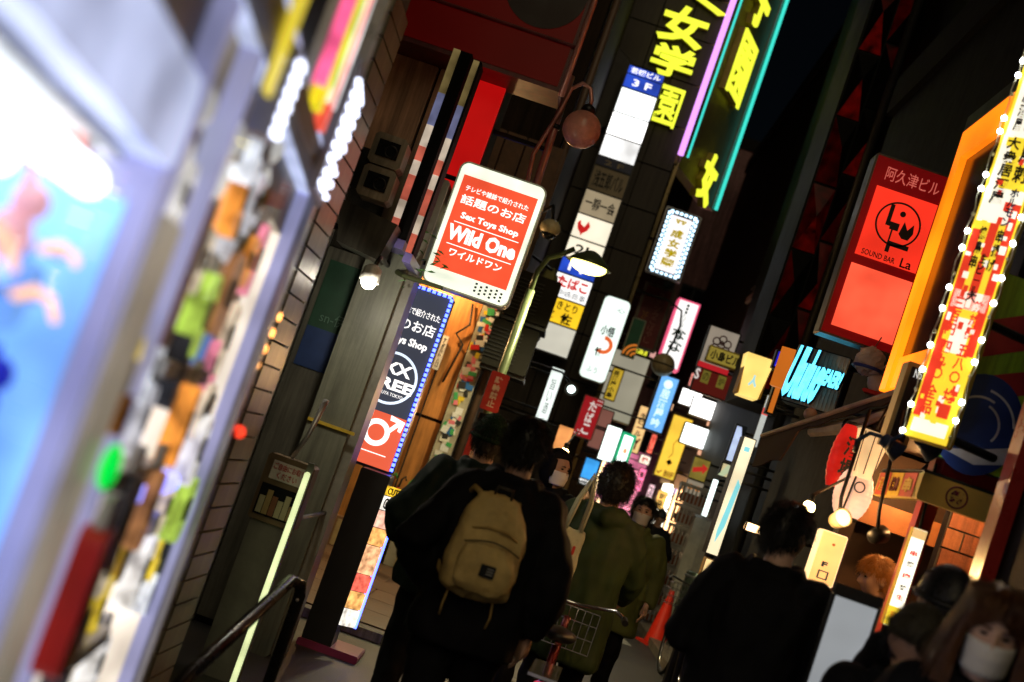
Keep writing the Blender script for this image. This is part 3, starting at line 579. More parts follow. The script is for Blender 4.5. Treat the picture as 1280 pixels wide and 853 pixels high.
ring(R1, .53, .275, .018, .036, INK, 'emblem_head', n=14, y0=-.017, y1=-.012)
put(R1, 'SOUND BAR', .4, .525, .42, .03, INK, y=-.0135, bold=.01); put(R1, 'La', .75, .52, .14, .05, INK, y=-.0135, bold=.015)
N1 = sign('neon', 'neon_word_sign', 'corrugated board carrying raised cyan neon words above the awning', [(997, 432), (1067, 445), (1046, 508), (972, 512)], 10.6, mat('corrugated', (.55, .52, .42), .45, 0, .3, 3), yaw=rad(-22), t=.2, rim=.01, wall=2.3)
cy = emi('neon_cyan2', (.12, .7, 1), 2.2, .25, 20); navs = mat('navy_side', (.01, .025, .07), .5)
for k in range(14): rect(N1, .02 + k * .07, .05 + k * .07, .03, .97, mat('corrugated', (.3, .28, .22), .45, .3), 'rib', y0=-.02)
for tx, a, b_, c, d in (('UluIuo', .36, .5, .62, .9), ('DEAER!', .78, .45, .4, .3)):
    put(N1, tx, a, b_, c, d, navs, y=-.02, thick=.07, bold=.06, slant=.12, name='letter_body'); put(N1, tx, a, b_, c, d, cy, y=-.0905, thick=.012, bold=.05, slant=.12)
rect(N1, -.28, -.02, .12, .8, emi('lit_orange_panel', (.9, .22, .02), .6), 'orange_plate', y0=.01, y1=.1)
# awning and its folding arm
aw = thing('awning', 'dark brown fabric awning on a lit folding arm', 'awning', (2.1, 10, 2.2)); aL, aR = P(952, 546, 9.9), P(1122, 490, 7.9); o = aw.location
fab = mat('awning_fabric', (.03, .012, .008), .8, 0, .4, 4)
b0, b1 = aL + Vector((.55, .1, .42)), aR + Vector((.5, .1, .42))
V = []; F = []; n = 12
for i in range(n + 1):
    p = aL.lerp(aR, i / n); q = b0.lerp(b1, i / n)
    for v in (p - Vector((0, 0, (.22 if i < 4 else .045) + .012 * math.sin(i * 2.4))), p, p.lerp(q, .5) - Vector((0, 0, .03)), q): V.append(v - o)
for i in range(n):
    for k in range(3): F.append((i * 4 + k, i * 4 + 4 + k, i * 4 + 5 + k, i * 4 + 1 + k))
co = MB().add(V, F).build('canopy', fab, aw); sm = co.modifiers.new('s', 'SOLIDIFY'); sm.thickness = .012
MB().tube([aL - o + Vector((0, -.01, .005)), aR - o + Vector((0, -.01, .005))], .016, 8).build('front_bar', mat('bar_tan', (.45, .3, .2), .4), aw)
p0, p1, p2 = P(1015, 540, 9.2), P(1062, 533, 8.7), P(1112, 515, 8.2)
beige = mat('arm_beige', (.6, .5, .33), .45)
MB().tube([p0 - o, p1 - o], [.035, .05], 8).build('arm', beige, aw); MB().tube([p1 - o, p2 - o], [.04, .028], 8).build('arm', beige, aw); MB().ball(p1 - o, .05).build('elbow', DMETAL, aw, True)
MB().ball(P(1013, 518, 9.3) - o, .045).build('end_cap', mat('bar_tan', (.45, .3, .2), .4), aw, True)
# ---------------------------------------------------------------- food stall on the right (izakaya)
stall = thing('food_stall', 'izakaya stall with orange lit portal, counter canopy and brick back wall', 'stall', (2.2, 7.6, 0)); so_ = Vector(stall.location)
def sb(x0, x1, y0, y1, z0, z1, name, m, b=.006, parent=None): return MB().box(x0 - so_.x, x1 - so_.x, y0 - so_.y, y1 - so_.y, z0, z1, b).build(name, m, parent or stall)
eor = emi('lit_orange', (1, .2, .004), 1.7, .45, 1.5)
sb(1.8, 1.88, 8.44, 8.58, 0, 2.6, 'post', mat('dark_wood', (.05, .022, .01), .6)); sb(1.8, 1.86, 8.45, 8.6, 2.72, 4.4, 'portal_post', eor); sb(1.8, 1.95, 6.65, 8.45, 4.2, 4.4, 'portal_beam', eor)
sb(1.81, 1.95, 6.65, 8.38, 2.72, 2.92, 'portal_sill', eor); sb(1.84, 1.9, 6.65, 8.45, 2.92, 4.2, 'portal_pane', winm); sb(1.8, 3.6, 6.65, 8.6, 4.4, 4.5, 'roof', BLACK)
sb(1.9, 3.6, 6.62, 6.7, 2.3, 4.4, 'front_wall', mat('stall_black', (.012, .008, .006), .7))
sb(1.8, 3.6, 6.5, 8.6, 2.42, 2.6, 'ceiling', mat('dark_wood', (.05, .022, .01), .6)); sb(1.95, 3.6, 9.2, 9.3, 0, 2.45, 'back_wall', mat('dark_wood', (.05, .022, .01), .6))
brk = [mat('stall_brick%d' % i, c, .6, 0, .3, 8, .2) for i, c in enumerate([(.3, .09, .035), (.24, .07, .03), (.34, .12, .05)])]
bw = sb(2.26, 2.8, 8.0, 8.1, 0, 2.4, 'brick_wall', grout)
for j in range(13):
    for i in range(-1, 3):
        x = 2.27 + i * .21 + (j % 2) * .1; x1 = min(x + .2, 2.79)
        if max(x, 2.265) < x1 - .02: sb(max(x, 2.265), x1, 7.985, 8.02, .9 + j * .115, 1.005 + j * .115, 'brick', random.choice(brk), 0, bw)
sb(1.72, 1.82, 6.42, 6.52, 0, 2.1, 'post', mat('dark_wood', (.05, .022, .01), .6)) if False else None
# canopy board with stickers and round emblem
yb = mat('canopy_yellow', (.62, .42, .08), .5, 0, .15, 3)
pc = P(1157, 585, 6.4)
sb(pc.x, pc.x + .4, 6.4, 6.45, 2.03, 2.155, 'canopy_board', yb); sb(pc.x - .001, pc.x + .04, 6.45, 7.2, 2.03, 2.15, 'canopy_board', yb)
sb(pc.x, pc.x + 1.2, 6.41, 7.2, 2.155, 2.17, 'canopy_top', BLACK)
for i, (c, tx) in enumerate((((.5, .06, .03), '串'), ((.65, .45, .03), '焼鳥'), ((.5, .06, .03), '酒'))):
    y = 6.47 + i * .235; q = sb(pc.x - .006, pc.x, y, y + .225, 2.035, 2.148, 'sticker', mat('sticker_r%d' % i, c, .5), 0)
    l = lettering(tx, -.07, .07, .02, .09, 0, mat('sticker_ink', (.12, .01, .01), .5) if i == 1 else mat('sticker_yel', (.6, .4, .05), .5), stall, bold=.03); l.location = (pc.x - .0065 - so_.x, y + .11 - so_.y, 2.035); l.rotation_euler = (0, 0, -PI / 2)
lg = dict(root=stall, w=1, h=1)
MB().torus((pc.x + .17 - so_.x, 6.396 - so_.y, 2.093), .047, .004, 'y', 28, 6).build('emblem_ring', mat('plum_ink', (.16, .015, .04), .5), stall)
lettering('祭', pc.x + .138 - so_.x, pc.x + .202 - so_.x, 2.064, 2.122, 6.3985 - so_.y, mat('plum_ink', (.16, .015, .04), .5), stall, bold=.05)
# mural board
mu = sign('mural', 'mural_board', 'painted mural board of blue swirl with lime and red bands', [(1228, 330), (1330, 366), (1256, 600), (1152, 565)], 6.5, mat('lime_paint', (.3, .5, .02), .5, 0, .12), t=.06, rim=.004, cat='board')
shape(mu, [(0, .32), (1, .1), (1, .3), (0, .52)], mat('mural_red', (.3, .015, .012), .5), 'painted_band', y0=-.008); shape(mu, [(0, .62), (1, .42), (1, .55), (0, .75)], mat('mural_red', (.3, .015, .012), .5), 'painted_band', y0=-.009)
bl = mat('mural_blue', (.012, .03, .13), .5); ov = [(.52 + .5 * math.cos(t) , .78 + .26 * math.sin(t)) for t in [i * PI / 14 for i in range(28)]]
shape(mu, ov, bl, 'painted_swirl', y0=-.012); mw = mat('mural_white', (.45, .42, .4), .5)
for r_, a0, a1 in ((.42, .2, 1.5), (.32, 1.2, 2.9), (.25, -.6, 1.3)): ring(mu, .5, .78, r_, .025, mw, 'painted_line', a0, a1, 18, y0=-.015)
shape(mu, [(.2, .95), (.6, .9), (.95, .84), (.95, .93), (.6, .98)], mw, 'painted_patch', y0=-.0145)
# tall menu sign with bulbs
TS = sign('tall', 'bulb_sign', 'tall glowing yellow and red menu sign edged with white bulbs', [(1304, 12), (1359, 19), (1183, 557), (1128, 546)], 6.1, emi('lit_menu_yellow', (1, .72, .04), 1.0, .1), yaw=rad(-28), t=.1, rim=.004, case=mat('yellow_edge', (.55, .42, .02), .5), cat='sign')
rE = emi('lit_menu_red', (.85, .05, .02), .9, .1); wE = emi('lit_menu_white', (1, .93, .75), 1.1, .1)
for a0, a1, b0, b1, m in ((.1, .9, .16, .30, wE), (.08, .3, .30, .5, wE), (.05, .25, .52, .95, rE), (.4, .6, .5, .7, rE), (.75, .95, .45, .8, rE), (.3, .7, .72, .8, wE), (.1, .9, .66, .70, wE)): rect(TS, a0, a1, b0, b1, m, 'stripe', y0=-.009)
bkE = mat('menu_black', (.015, .012, .012), .5)
rect(TS, .06, .94, .42, .5, wE, 'stripe', y0=-.0085); rect(TS, .1, .9, .955, .985, wE, 'stripe', y0=-.0085)
for tx, a, b_, c, d, m in (('居酒屋', .3, .24, .17, .1, bkE), ('一軒め', .55, .24, .17, .1, bkE), ('酒場', .8, .24, .17, .1, bkE), ('牛', .45, .12, .5, .04, rE), ('大衆居酒屋', .35, .38, .3, .16, bkE), ('馬刺', .7, .36, .3, .09, bkE), ('ホルモン', .72, .46, .2, .09, mat('menu_blue', (.02, .03, .2), .5)), ('焼鳥串', .3, .56, .16, .1, bkE), ('串揚げ', .7, .56, .16, .1, bkE), ('生ビール', .5, .62, .14, .1, bkE), ('三百円', .28, .72, .22, .09, rE), ('飲放題', .72, .72, .22, .09, rE), ('四九〇', .3, .82, .24, .09, rE), ('五八〇', .7, .82, .24, .09, rE), ('全品', .3, .91, .26, .07, rE), ('均一', .7, .91, .26, .07, rE), ('大', .5, .67, .24, .025, bkE)):
    put(TS, tx, a, b_, c, d, m, vert=len(tx) > 1, bold=.03, y=-.0095 - .0004 * (b_ * 3 % 1))
rg2 = random.Random(3)
for k in range(60):
    a, b_ = rg2.uniform(.06, .82), rg2.uniform(.3, .96); rect(TS, a, a + rg2.uniform(.06, .16), b_, b_ + rg2.uniform(.008, .022), rg2.choice([rE, wE, wE, emi('lit_menu_yellow', (1, .72, .04), 1.0)]), 'price_strip', y0=-.0094 - k * .00003)
bw_ = emi('bulb_white', (.85, .93, 1), 22, .05); bw_d = mat('bulb_unlit', (.6, .55, .3), .3)
for side in (-1, 1):
    for k in range(22):
        z = TS['h'] * (.015 + k * .0455 + .008 * math.sin(k * 2.3 + side)); lit = (k * 7 + side) % 3 != 1
        MB().ball((side * (TS['w'] / 2 + .006), -.02, z), .012 if lit else .009, nu=10, nv=6).build('bulb', bw_ if lit else bw_d, TS['root'], True)
    MB().tube([(side * (TS['w'] / 2 + .012) + .006 * math.sin(k * 1.9), -.012, TS['h'] * k / 40) for k in range(41)], .003, 5).build('cable', mat('cream_cable', (.5, .45, .3), .5), TS['root'])
MB().tube([(0, .1, TS['h'] * .3), (.3, .5, TS['h'] * .3)], .02).build('bracket', DMETAL, TS['root']); MB().tube([(0, .1, .06), (.2, .45, .06)], .02).build('bracket', DMETAL, TS['root'])
# menu column beside it (dark with gold trim)
mc = sign('dmenu', 'menu_column', 'dark menu column with gold trim left of the bulb sign', [(1140, 455), (1172, 460), (1127, 560), (1098, 556)], 7.0, mat('menu_dark', (.02, .02, .022), .4), t=.12, rim=.022, case=mat('gold_trim', (.55, .42, .16), .4, .3)); put(mc, 'No.0', .6, .12, .5, .1, emi('lit_letter_menu', (.8, .8, .75), .8))
MB().tube([(0, .1, mc['h'] * .5), (.1, .35, mc['h'] * .5)], .02).build('bracket', DMETAL, mc['root'])
# clip lamps over the canopy
def clip_lamp(label, x, y, Y, ang):
    q = P(x, y, Y); t_ = thing('clip_lamp', label, 'lamp', q, ang, 'clip lamps on the stall canopy')
    navy_ = mat('navy_lamp', (.02, .035, .07), .35)
    MB().lathe([(.006, 0), (.03, .01), (.036, .05), (.05, .11), (.046, .112), (.03, .06), (.01, .03)], (0, 0, 0), 16, Matrix.Rotation(rad(115), 4, 'Y')).build('shade', navy_, t_, True)
    MB().ball((.075, 0, -.035), .022).build('bulb', emi('bulb_white', (.85, .93, 1), 22), t_, True); MB().tube([(0, 0, 0), (-.05, .02, .0), (-.09, .05, -.05), (-.08, .08, -.1)], .01, 6).build('neck', navy_, t_, True)
clip_lamp('navy clip lamp below the dark menu column', 1102, 546, 6.5, 0); clip_lamp('navy clip lamp right under the bulb sign', 1148, 546, 6.4, .3)
# lanterns
red_l = emi('lantern_red', (.75, .02, .012), .55, .5, 6); pap = emi('lantern_paper', (1, .62, .28), .95, .35, 5); pnk = emi('lantern_pinkish', (1, .6, .4), .85, .4, 5)
def lantern(label, x, y, Y, r_, h_, m, n=9, tilt=0):
    q = P(x, y, Y); t_ = thing('paper_lantern', label, 'lantern', q - Vector((0, 0, h_ / 2)), 0, 'lanterns of the stall'); prof = []
    for i in range(n * 4 + 1):
        a = i / (n * 4); prof.append((r_ * (.62 + .38 * math.sin(PI * a) ** .7) + .0015 * math.cos(a * n * 2 * PI), h_ * a))
    MB().lathe(prof, n=24).build('body', m, t_, True); MB().lathe([(r_ * .6, 0), (r_ * .64, .015), (r_ * .6, .03)], (0, 0, -.02), 20).build('rim', BLACK, t_); MB().lathe([(r_ * .6, 0), (r_ * .64, .015), (r_ * .6, .03)], (0, 0, h_ - .01), 20).build('rim', BLACK, t_)
    MB().tube([(0, 0, h_), (.02, .02, 2.43 - q.z + h_ / 2)] if 2.43 > q.z + h_ / 2 else [(0, 0, h_), (.0, .0, h_ + .1)], .006, 6).build('cord', BLACK, t_); return t_
l1 = lantern('tall red paper lantern hanging behind the paper lampshade', 1057, 572, 8.0, .09, .36, red_l); lettering('酒場', -.04, .04, .05, .3, -.095, INK, l1, vert=True, bold=.03)
l2 = lantern('round pinkish paper lantern with ring mark below lampshade', 1066, 618, 7.6, .1, .24, pnk); lettering('○', -.03, .03, .13, .19, -.103, INK, l2)
q = P(1083, 570, 7.5); t_ = thing('paper_lampshade', 'glowing cream paper lampshade tapering downward under awning arm', 'lamp', q - Vector((0, 0, .12)))
MB().prism([(-.03, 0), (.045, 0), (.085, .25), (-.075, .25)], -.06, .06).build('shade', pap, t_); MB().box(-.08, .09, -.065, .065, .25, .262).build('top_frame', DMETAL, t_); MB().tube([(0, 0, .26), (0.05, .1, .42)], .006).build('cord', BLACK, t_)
for k in range(3): MB().tube([(-.05 + k * .05, -.062, .02), (-.055 + k * .055, -.062, .24)], .003, 5).build('rib', mat('dark_wood', (.05, .022, .01), .6), t_)
# wooden plaque lamp
pk = sign('plaque', 'plaque_lamp', 'glowing wooden plaque lamp with two square seals', [(1028, 663), (1060, 670), (1041, 737), (1008, 724)], 7.4, emi('lit_wood', (1, .6, .22), .9, .3, 4), t=.12, rim=.006, case=emi('lit_wood_side', (1, .75, .4), 1.1), cat='lamp'); bi = mat('seal_ink', (.03, .04, .07), .5)
put(pk, 'F', .45, .62, .22, .1, bi, bold=.05)
for a0, a1, b0, b1 in ((.3, .7, .74, .76), (.3, .7, .88, .9), (.3, .36, .76, .88), (.64, .7, .76, .88)): rect(pk, a0, a1, b0, b1, bi, 'seal_bar', y0=-.009)
put(pk, '・', .55, .22, .12, .05, mat('orange_ink', (.5, .15, .02), .5)); MB().tube([(0, .06, pk['h']), (.05, .1, pk['h'] + .6)], .006).build('cord', BLACK, pk['root'])
# lit banner
bn = sign('banner', 'menu_banner', 'narrow glowing white banner with small red marks and yellow foot', [(1143, 660), (1161, 664), (1120, 786), (1102, 780)], 6.7, emi('lit_banner', (1, .93, .75), 1.5, .1), t=.05, rim=.003, case=mat('yellow_edge', (.55, .42, .02), .5), cat='banner'); rect(bn, .03, .97, .8, .99, emi('lit_menu_yellow', (1, .72, .04), 1.0), 'foot', y0=-.008); rect(bn, .03, .97, .01, .1, emi('lit_wood', (1, .6, .22), .9), 'head', y0=-.008)
for tx, b_, m in (('串', .25, rE), ('焼', .36, bkE), ('肉', .48, rE), ('丼', .6, bkE), ('生', .7, rE), ('三二', .88, rE)): put(bn, tx, .5, b_, .5, .05, m, y=-.0085, bold=.03)
MB().tube([(0, .02, bn['h'] - .01), (.05, .3, bn['h'] + .4)], .008).build('cord', BLACK, bn['root']); MB().tube([(0, .03, .02), (0, .03, -bn['o'].z)], .012).build('pole', DMETAL, bn['root'])
# spot lamps and bare bulbs
def bulb(label, x, y, Y, s_, r_, top, group='bare bulbs strung over the street', watt=0):
    q = P(x, y, Y); t_ = thing('bare_bulb', label, 'lamp', q, 0, group); MB().ball((0, 0, 0), r_, nu=14, nv=10).build('bulb', emi('bulb_warm', (1, .62, .2), s_, .02), t_, True)
    MB().lathe([(r_ * .5, r_ * .8), (r_ * .55, r_ * 2), (r_ * .3, r_ * 2.3)], n=12).build('socket', BLACK, t_); MB().tube([(0, 0, r_ * 2), Vector(top) - q], .008, 6).build('cord', BLACK, t_)
    if watt:
        l_ = bpy.data.lights.new('bulb_light', 'POINT'); l_.energy = watt; l_.color = (1, .55, .2); l_.shadow_soft_size = r_; lo = bpy.data.objects.new('bulb_light', l_); COL.objects.link(lo); lo.parent = t_; lo.location = (0, 0, -r_ * 1.3)
bulb('bare warm bulb glaring behind the dark coated man', 1011, 634, 7.0, 60, .03, P(1062, 596, 7.4), watt=22); bulb('bare warm bulb glaring above the hooded walker', 705, 566, 14, 60, .045, P(722, 540, 15), watt=40)
def spot(label, x, y, Y, m, lit, yaw, r_=.05):
    q = P(x, y, Y); t_ = thing('spot_lamp', label, 'lamp', q, yaw, 'spot lamps in the stall'); Mx = Matrix.Rotation(rad(70), 4, 'X')
    MB().lathe([(r_ * .6, -.09), (r_ * .8, -.08), (r_, 0), (r_ * .9, .002), (r_ * .8, -.02)], n=18, M=Mx).build('can', m, t_, True)
    MB().lathe([(.001, -.012), (r_ * .85, -.01), (r_ * .85, -.006), (.001, -.006)], n=18, M=Mx).build('lens', emi('spot_lens', (1, .75, .4), 2.2) if lit else winm, t_); MB().tube([(0, 0.05, 0), (0, .1, .1), (0.02, .15, max(.15, 2.45 - q.z))], .01, 6).build('stem', DMETAL, t_, True)
spot('round cream spot lamp with lit face beside pink lantern', 1054, 647, 7.2, mat('cream_lamp', (.6, .5, .3), .4), True, .2, .05); spot('black can spot lamp pointing down above the counter', 1103, 668, 7.0, BLACK, False, 2.4, .045)
q = P(943, 661, 9); t_ = thing('wall_flood_lamp', 'small flood lamp glowing on the black shop wall', 'lamp', q); MB().box(-.06, .06, 0, .06, -.03, .03, .01).build('housing', DMETAL, t_); MB().box(-.05, .05, -.02, 0, -.024, .024).build('lens', emi('flood_lens', (1, .62, .28), 5), t_); MB().tube([(0, .05, 0), (.75, .7, .03)], .012).build('arm', DMETAL, t_)
# stall interior light (the lit lamps in the booth)
for x, y, z, e in ((2.3, 7.5, 2.3, 26), (2.25, 8.6, 2.3, 26)):
    r_ = thing('ceiling_lamp', 'warm ceiling lamp inside the stall, %s' % ('over the counter' if y < 8 else 'over the cook'), 'lamp', (x, y, z)); MB().lathe([(.02, .11), (.05, .09), (.09, 0), (.085, 0), (.04, .08)], n=18).build('shade', DMETAL, r_, True); MB().ball((0, 0, .03), .03).build('bulb', emi('bulb_warm', (1, .62, .2), 60), r_, True)
    l_ = bpy.data.lights.new('ceiling_light', 'POINT'); l_.energy = e; l_.color = (1, .5, .17); l_.shadow_soft_size = .04; lo = bpy.data.objects.new('ceiling_light', l_); COL.objects.link(lo); lo.parent = r_; lo.location = (0, 0, -.05)
ct = sb(1.86, 3.4, 7.15, 7.55, 0, 1.02, 'counter', mat('counter_wood', (.12, .05, .02), .45)); sb(2.05, 3.4, 9.0, 9.2, 1.05, 1.2, 'shelf', mat('counter_wood', (.12, .05, .02), .45)); sb(1.95, 2.5, 8.9, 9.05, 1.95, 2.1, 'rail', mat('rail_wood', (.25, .09, .03), .5))
sb(1.85, 2.6, 6.9, 7.1, 2.12, 2.3, 'red_beam', mat('red_beam', (.3, .015, .01), .4)); sb(1.82, 1.9, 6.95, 7.05, 1.0, 2.42, 'red_post', mat('red_beam', (.3, .015, .01), .4))
# red corner column of the near building, pipes
MB().box(1.80 - rnx, 1.86 - rnx, 5.72 - rny, 5.86 - rny, 0, 5, .008).build('corner_column', mat('red_lacquer', (.32, .02, .015), .3, 0, .2), rn)
MB().box(1.792 - rnx, 1.80 - rnx, 5.74 - rny, 5.84 - rny, 1.45, 1.72, .003).build('steel_plate', mat('polished_plate', (.7, .66, .6), .25, .8), rn)
for k in range(2): MB().tube([(1.83 - rnx, 4.6 + k * .12 - rny, 0), (1.83 - rnx, 4.6 + k * .12 - rny, 1.9)], .02, 10).build('pipe', mat('bare_metal', (.4, .38, .34), .4, .6), rn, True)
# menu stand; its white sheet is given a glow to brighten it
ms = sign('menu', 'menu_stand', 'black framed menu stand showing blank white sheet, beside dark coat', [(1046, 738), (1107, 764), (1056, 880), (1000, 858)], 5.35, emi('glow_sheet', (.8, .86, .92), .32, .2, 3), t=.04, rim=.012, case=BLACK, cat='stand')
MB().box(-ms['w'] / 2, ms['w'] / 2, -.004, .03, ms['h'] - .002, ms['h'] + .035).build('clamp_bar', BLACK, ms['root'])
for s_ in (-1, 1): MB().tube([(s_ * ms['w'] * .4, .02, 0.02), (s_ * ms['w'] * .5, .05, -ms['o'].z)], .012, 8).build('leg', DMETAL, ms['root'])
# hanging goods above the awning
for lab, x, y, c, rr in (('white sneaker with red sole hanging above awning', 1093, 480, (.6, .56, .5), .09), ('white sneaker hanging beside the orange portal', 1115, 480, (.6, .57, .52), .08)):
    t_ = thing('sneaker', lab, 'shoe', P(x, y, 9.6) - Vector((0, 0, .05)), rad(-20), 'sneakers hanging above the awning')
    MB().ball((0, 0, .06), .06, .05, .07, fn=lambda d, q: Vector((q.x + (.05 if d.z < 0 else 0) * (1 if d.x > 0 else .2), q.y, q.z * (1 if d.z < 0 else 1.0)))).build('upper', mat('canvas_white', (.55, .52, .48), .7), t_, True); MB().box(-.06, .11, -.045, .045, -.025, .0, .012).build('sole', REDINK, t_); MB().tube([(0, 0, .12), (.03, .05, .2)], .004, 5).build('lace', WPAINT, t_)
t_ = thing('display_bag', 'crumpled white and blue bag hanging above the awning', 'bag', P(1087, 452, 9.6) - Vector((0, 0, .1)))
MB().ball((0, 0, .1), .1, .06, .1, 20, 14, fn=lambda d, q: q * (1 + .25 * noise.noise(d * 4))).build('body', mat('crumpled_white', (.5, .48, .45), .5), t_); MB().torus((0, 0, .05), .095, .012, 'z').build('band', mat('band_blue', (.03, .06, .3), .5), t_); MB().tube([(0, 0, .19), (.05, .12, .3)], .005, 5).build('cord', BLACK, t_)
# light strip sign + poster box on the black shop's far edge
ls = sign('strip', 'standing_light_sign', 'tall narrow glowing cream and blue standing sign by black shop', [(929, 545), (945, 549), (899, 697), (882, 692)], 13.6, emi('lit_cream_blue', (1, .85, .55), 1.15, .3, 2), t=.25, rim=.01); MB().tube([(0, .1, 0.01), (0, .1, -ls['o'].z)], .05).build('post', DMETAL, ls['root'])
shape(ls, [(.6, .35), (.9, .4), (.75, .75), (.4, .9), (.3, .8)], emi('lit_aqua', (.25, .75, .8), 1), 'painted_wave', y0=-.008); rect(ls, .3, .7, .08, .12, emi('lit_aqua', (.25, .75, .8), 1), 'mark', y0=-.008)
for lab, qd, c in (('small glowing menu box beneath the narrow standing sign', [(884, 697), (898, 702), (888, 725), (873, 720)], (1, .7, .3)), ('lower glowing menu box near the ground by black shop', [(876, 724), (890, 728), (869, 775), (856, 770)], (1, .75, .4))):
    b_ = sign('mb', 'menu_box', lab, qd, 13.5, emi('lit_menu_box', c, 1.1, .4, 12), t=.15, rim=.01, case=mat('wood_edge', (.3, .18, .07), .5)); MB().tube([(0, .07, 0), (.05, .07, -b_['o'].z)], .03).build('post', DMETAL, b_['root'])
# E4
# ================================================================ near left: prize machines (out of focus)
fa = Fr((-.36, 0, 0), rad(96.42))
def fl(x, y): return fa.loc(x, y)
xm, zm = fl(215, 215); x0m = .75; xe, _ = fl(455, 60); zlow = .25
frame_m = emi('glow_frame', (.55, .56, .95), .4, .35, 5)  # posts carry a glow of their own where little light reaches
def machine(label, x0, x1, z0, z1, depth, backm, body_m):
    r_ = thing('prize_machine', label, 'prize machine', fa.world((x0 + x1) / 2, 0, 0), fa.yaw, 'prize machines along the shop front'); w_ = (x1 - x0) / 2
    MB().box(-w_, w_, 0, depth, 0, z0, .02).build('base', body_m, r_); MB().box(-w_, w_, 0, depth, z1, z1 + .12, .02).build('roof', emi('lit_header', (.6, .68, 1), .8, .4, 5), r_)
    MB().box(-w_, w_, depth - .03, depth, z0, z1).build('back_wall', backm, r_)
    for s_ in (-1, 1): MB().box(s_ * w_ - (.045 if s_ > 0 else 0), s_ * w_ + (.045 if s_ < 0 else 0), 0, depth - .03, z0, z1, .008).build('post', frame_m, r_)
    MB().add([(-w_ + .04, .015, z0), (w_ - .04, .015, z0), (w_ - .04, .015, z1), (-w_ + .04, .015, z1)], [(0, 1, 2, 3)]).build('window_pane', glass(), r_); MB().box(w_ - .052, w_ - .046, .03, depth - .032, z0 + .01, z1 - .06).build('glow_lining', backm, r_); return r_, w_  # inner lining added; it and the back wall glow in place of tube light
m1, w1 = machine('large prize machine with a glaring blue white lit window', x0m, xm, .95, zm, .4, emi('lit_ice_blue', (.2, .46, 1), 1.2, .6, 5), mat('machine_white', (.6, .6, .62), .35))
for k in range(3): MB().tube([(-w1 + .05, .08 + k * .11, zm - .05 - k * .01), (w1 - .05, .08 + k * .11, zm - .05 - k * .01)], .022, 10).build('light_tube', emi('tube_white', (.9, .95, 1), 3.5, .02), m1, True)
MB().box(-w1 + .05, w1 - .05, .05, .36, zm - .015, zm - .002).build('reflector', WPAINT, m1)
MB().box(w1 - .3, w1 - .27, .2, .36, 1.0, zm - .1).build('divider', emi('lit_mid_blue', (.1, .25, .9), .7), m1)
x2, x3 = xm + .01, xe
m2, w2 = machine('narrow prize machine with shelves of hanging pouches', x2, x3, .25, 2.05, .16, emi('lit_dim_lilac', (.9, .8, .68), 1.0, .6, 5), mat('machine_beige', (.5, .46, .38), .4))
c2 = (x2 + x3) / 2
def shelf(x, y, w_, m, nm='shelf'):
    lx, lz = fl(x, y); MB().box(lx - c2 - w_, lx - c2 + w_, .02, .125, lz - .02, lz + .012, .004).build(nm, m, m2)
for x, y, w_ in ((185, 598, .3), (130, 812, .16), (250, 470, .3)): shelf(x, y, w_, mat('shelf_white', (.55, .53, .5), .4))
shelf(215, 612, .26, emi('led_shelf', (.3, .3, 1), 2.2), 'shelf_light')
lx, lz = fl(265, 560); MB().box(xm + .3 - c2, xm + .34 - c2, -.004, .05, .25, 2.05).build('mullion', frame_m, m2)
MB().box(xm + .02 - c2, xm + .16 - c2, -.01, .02, .6, 1.75, .004).build('control_panel', emi('glow_panel_beige', (.6, .52, .4), .35, .3, 6), m2)  # control panel brightened by a faint glow of its own
lx, lz = fl(120, 578); MB().ball((lx - c2, -.02, lz), .022, .014, .034).build('button', emi('button_green', (.0, .75, .06), 1.1), m2, True)
def good(name, label, cat, x, y, off): 
    lx, lz = fl(x, y); return thing(name, label, cat, fa.world(lx, off, lz), fa.yaw, 'goods in the prize machines')  # many goods glow by themselves in place of the machine's light
def pouch(label, x, y, w_, h_, m, off=.02):
    t_ = good('pouch', label, 'pouch', x, y, off); MB().prism(rrect(w_, h_, w_ * .3, z=-h_ / 2), -.02, .02).build('body', m, t_); MB().box(-w_ * .35, w_ * .35, -.008, .008, h_ / 2 - .005, h_ / 2 + .05, .006).build('header', WPAINT, t_)
    MB().prism(rrect(w_ * .5, h_ * .35, .01, z=-h_ * .15), -.023, -.019).build('label_patch', INK, t_); return t_
pouch('shiny red zip pouch hanging on the narrow prize machine', 68, 742, .085, .22, mat('red_pouch', (.5, .015, .012), .35), -.03); pouch('black pouch hanging under the lit shelf', 157, 655, .1, .17, mat('charcoal_pouch', (.05, .05, .06), .4)); pouch('yellow pouch hanging behind the black pouch', 188, 690, .08, .16, mat('yellow_pouch', (.6, .42, .02), .4), .06)
pouch('small orange pouch near the white shelf', 140, 515, .05, .06, mat('orange_pouch', (.55, .22, .03), .4), 0)
def plush(label, x, y, r_, m, off=.15):
    t_ = good('plush_toy', label, 'toy', x, y, off); MB().ball((0, 0, 0), r_, r_ * .9, r_ * 1.1).build('body', m, t_, True); MB().ball((0, -.01, r_ * 1.5), r_ * .8).build('head', m, t_, True)
    for s_ in (-1, 1): MB().ball((s_ * r_ * .5, 0, r_ * 2.3), r_ * .22, r_ * .15, r_ * .5).build('ear', m, t_, True); MB().ball((s_ * r_ * .9, -.01, r_ * .2), r_ * .25, r_ * .25, r_ * .5).build('arm', m, t_, True); MB().ball((s_ * r_ * .28, -r_ * .75, r_ * 1.6), r_ * .09).build('eye', INK, t_)
wp = emi('lit_plush', (.9, .88, .82), .6, .4, 8); 
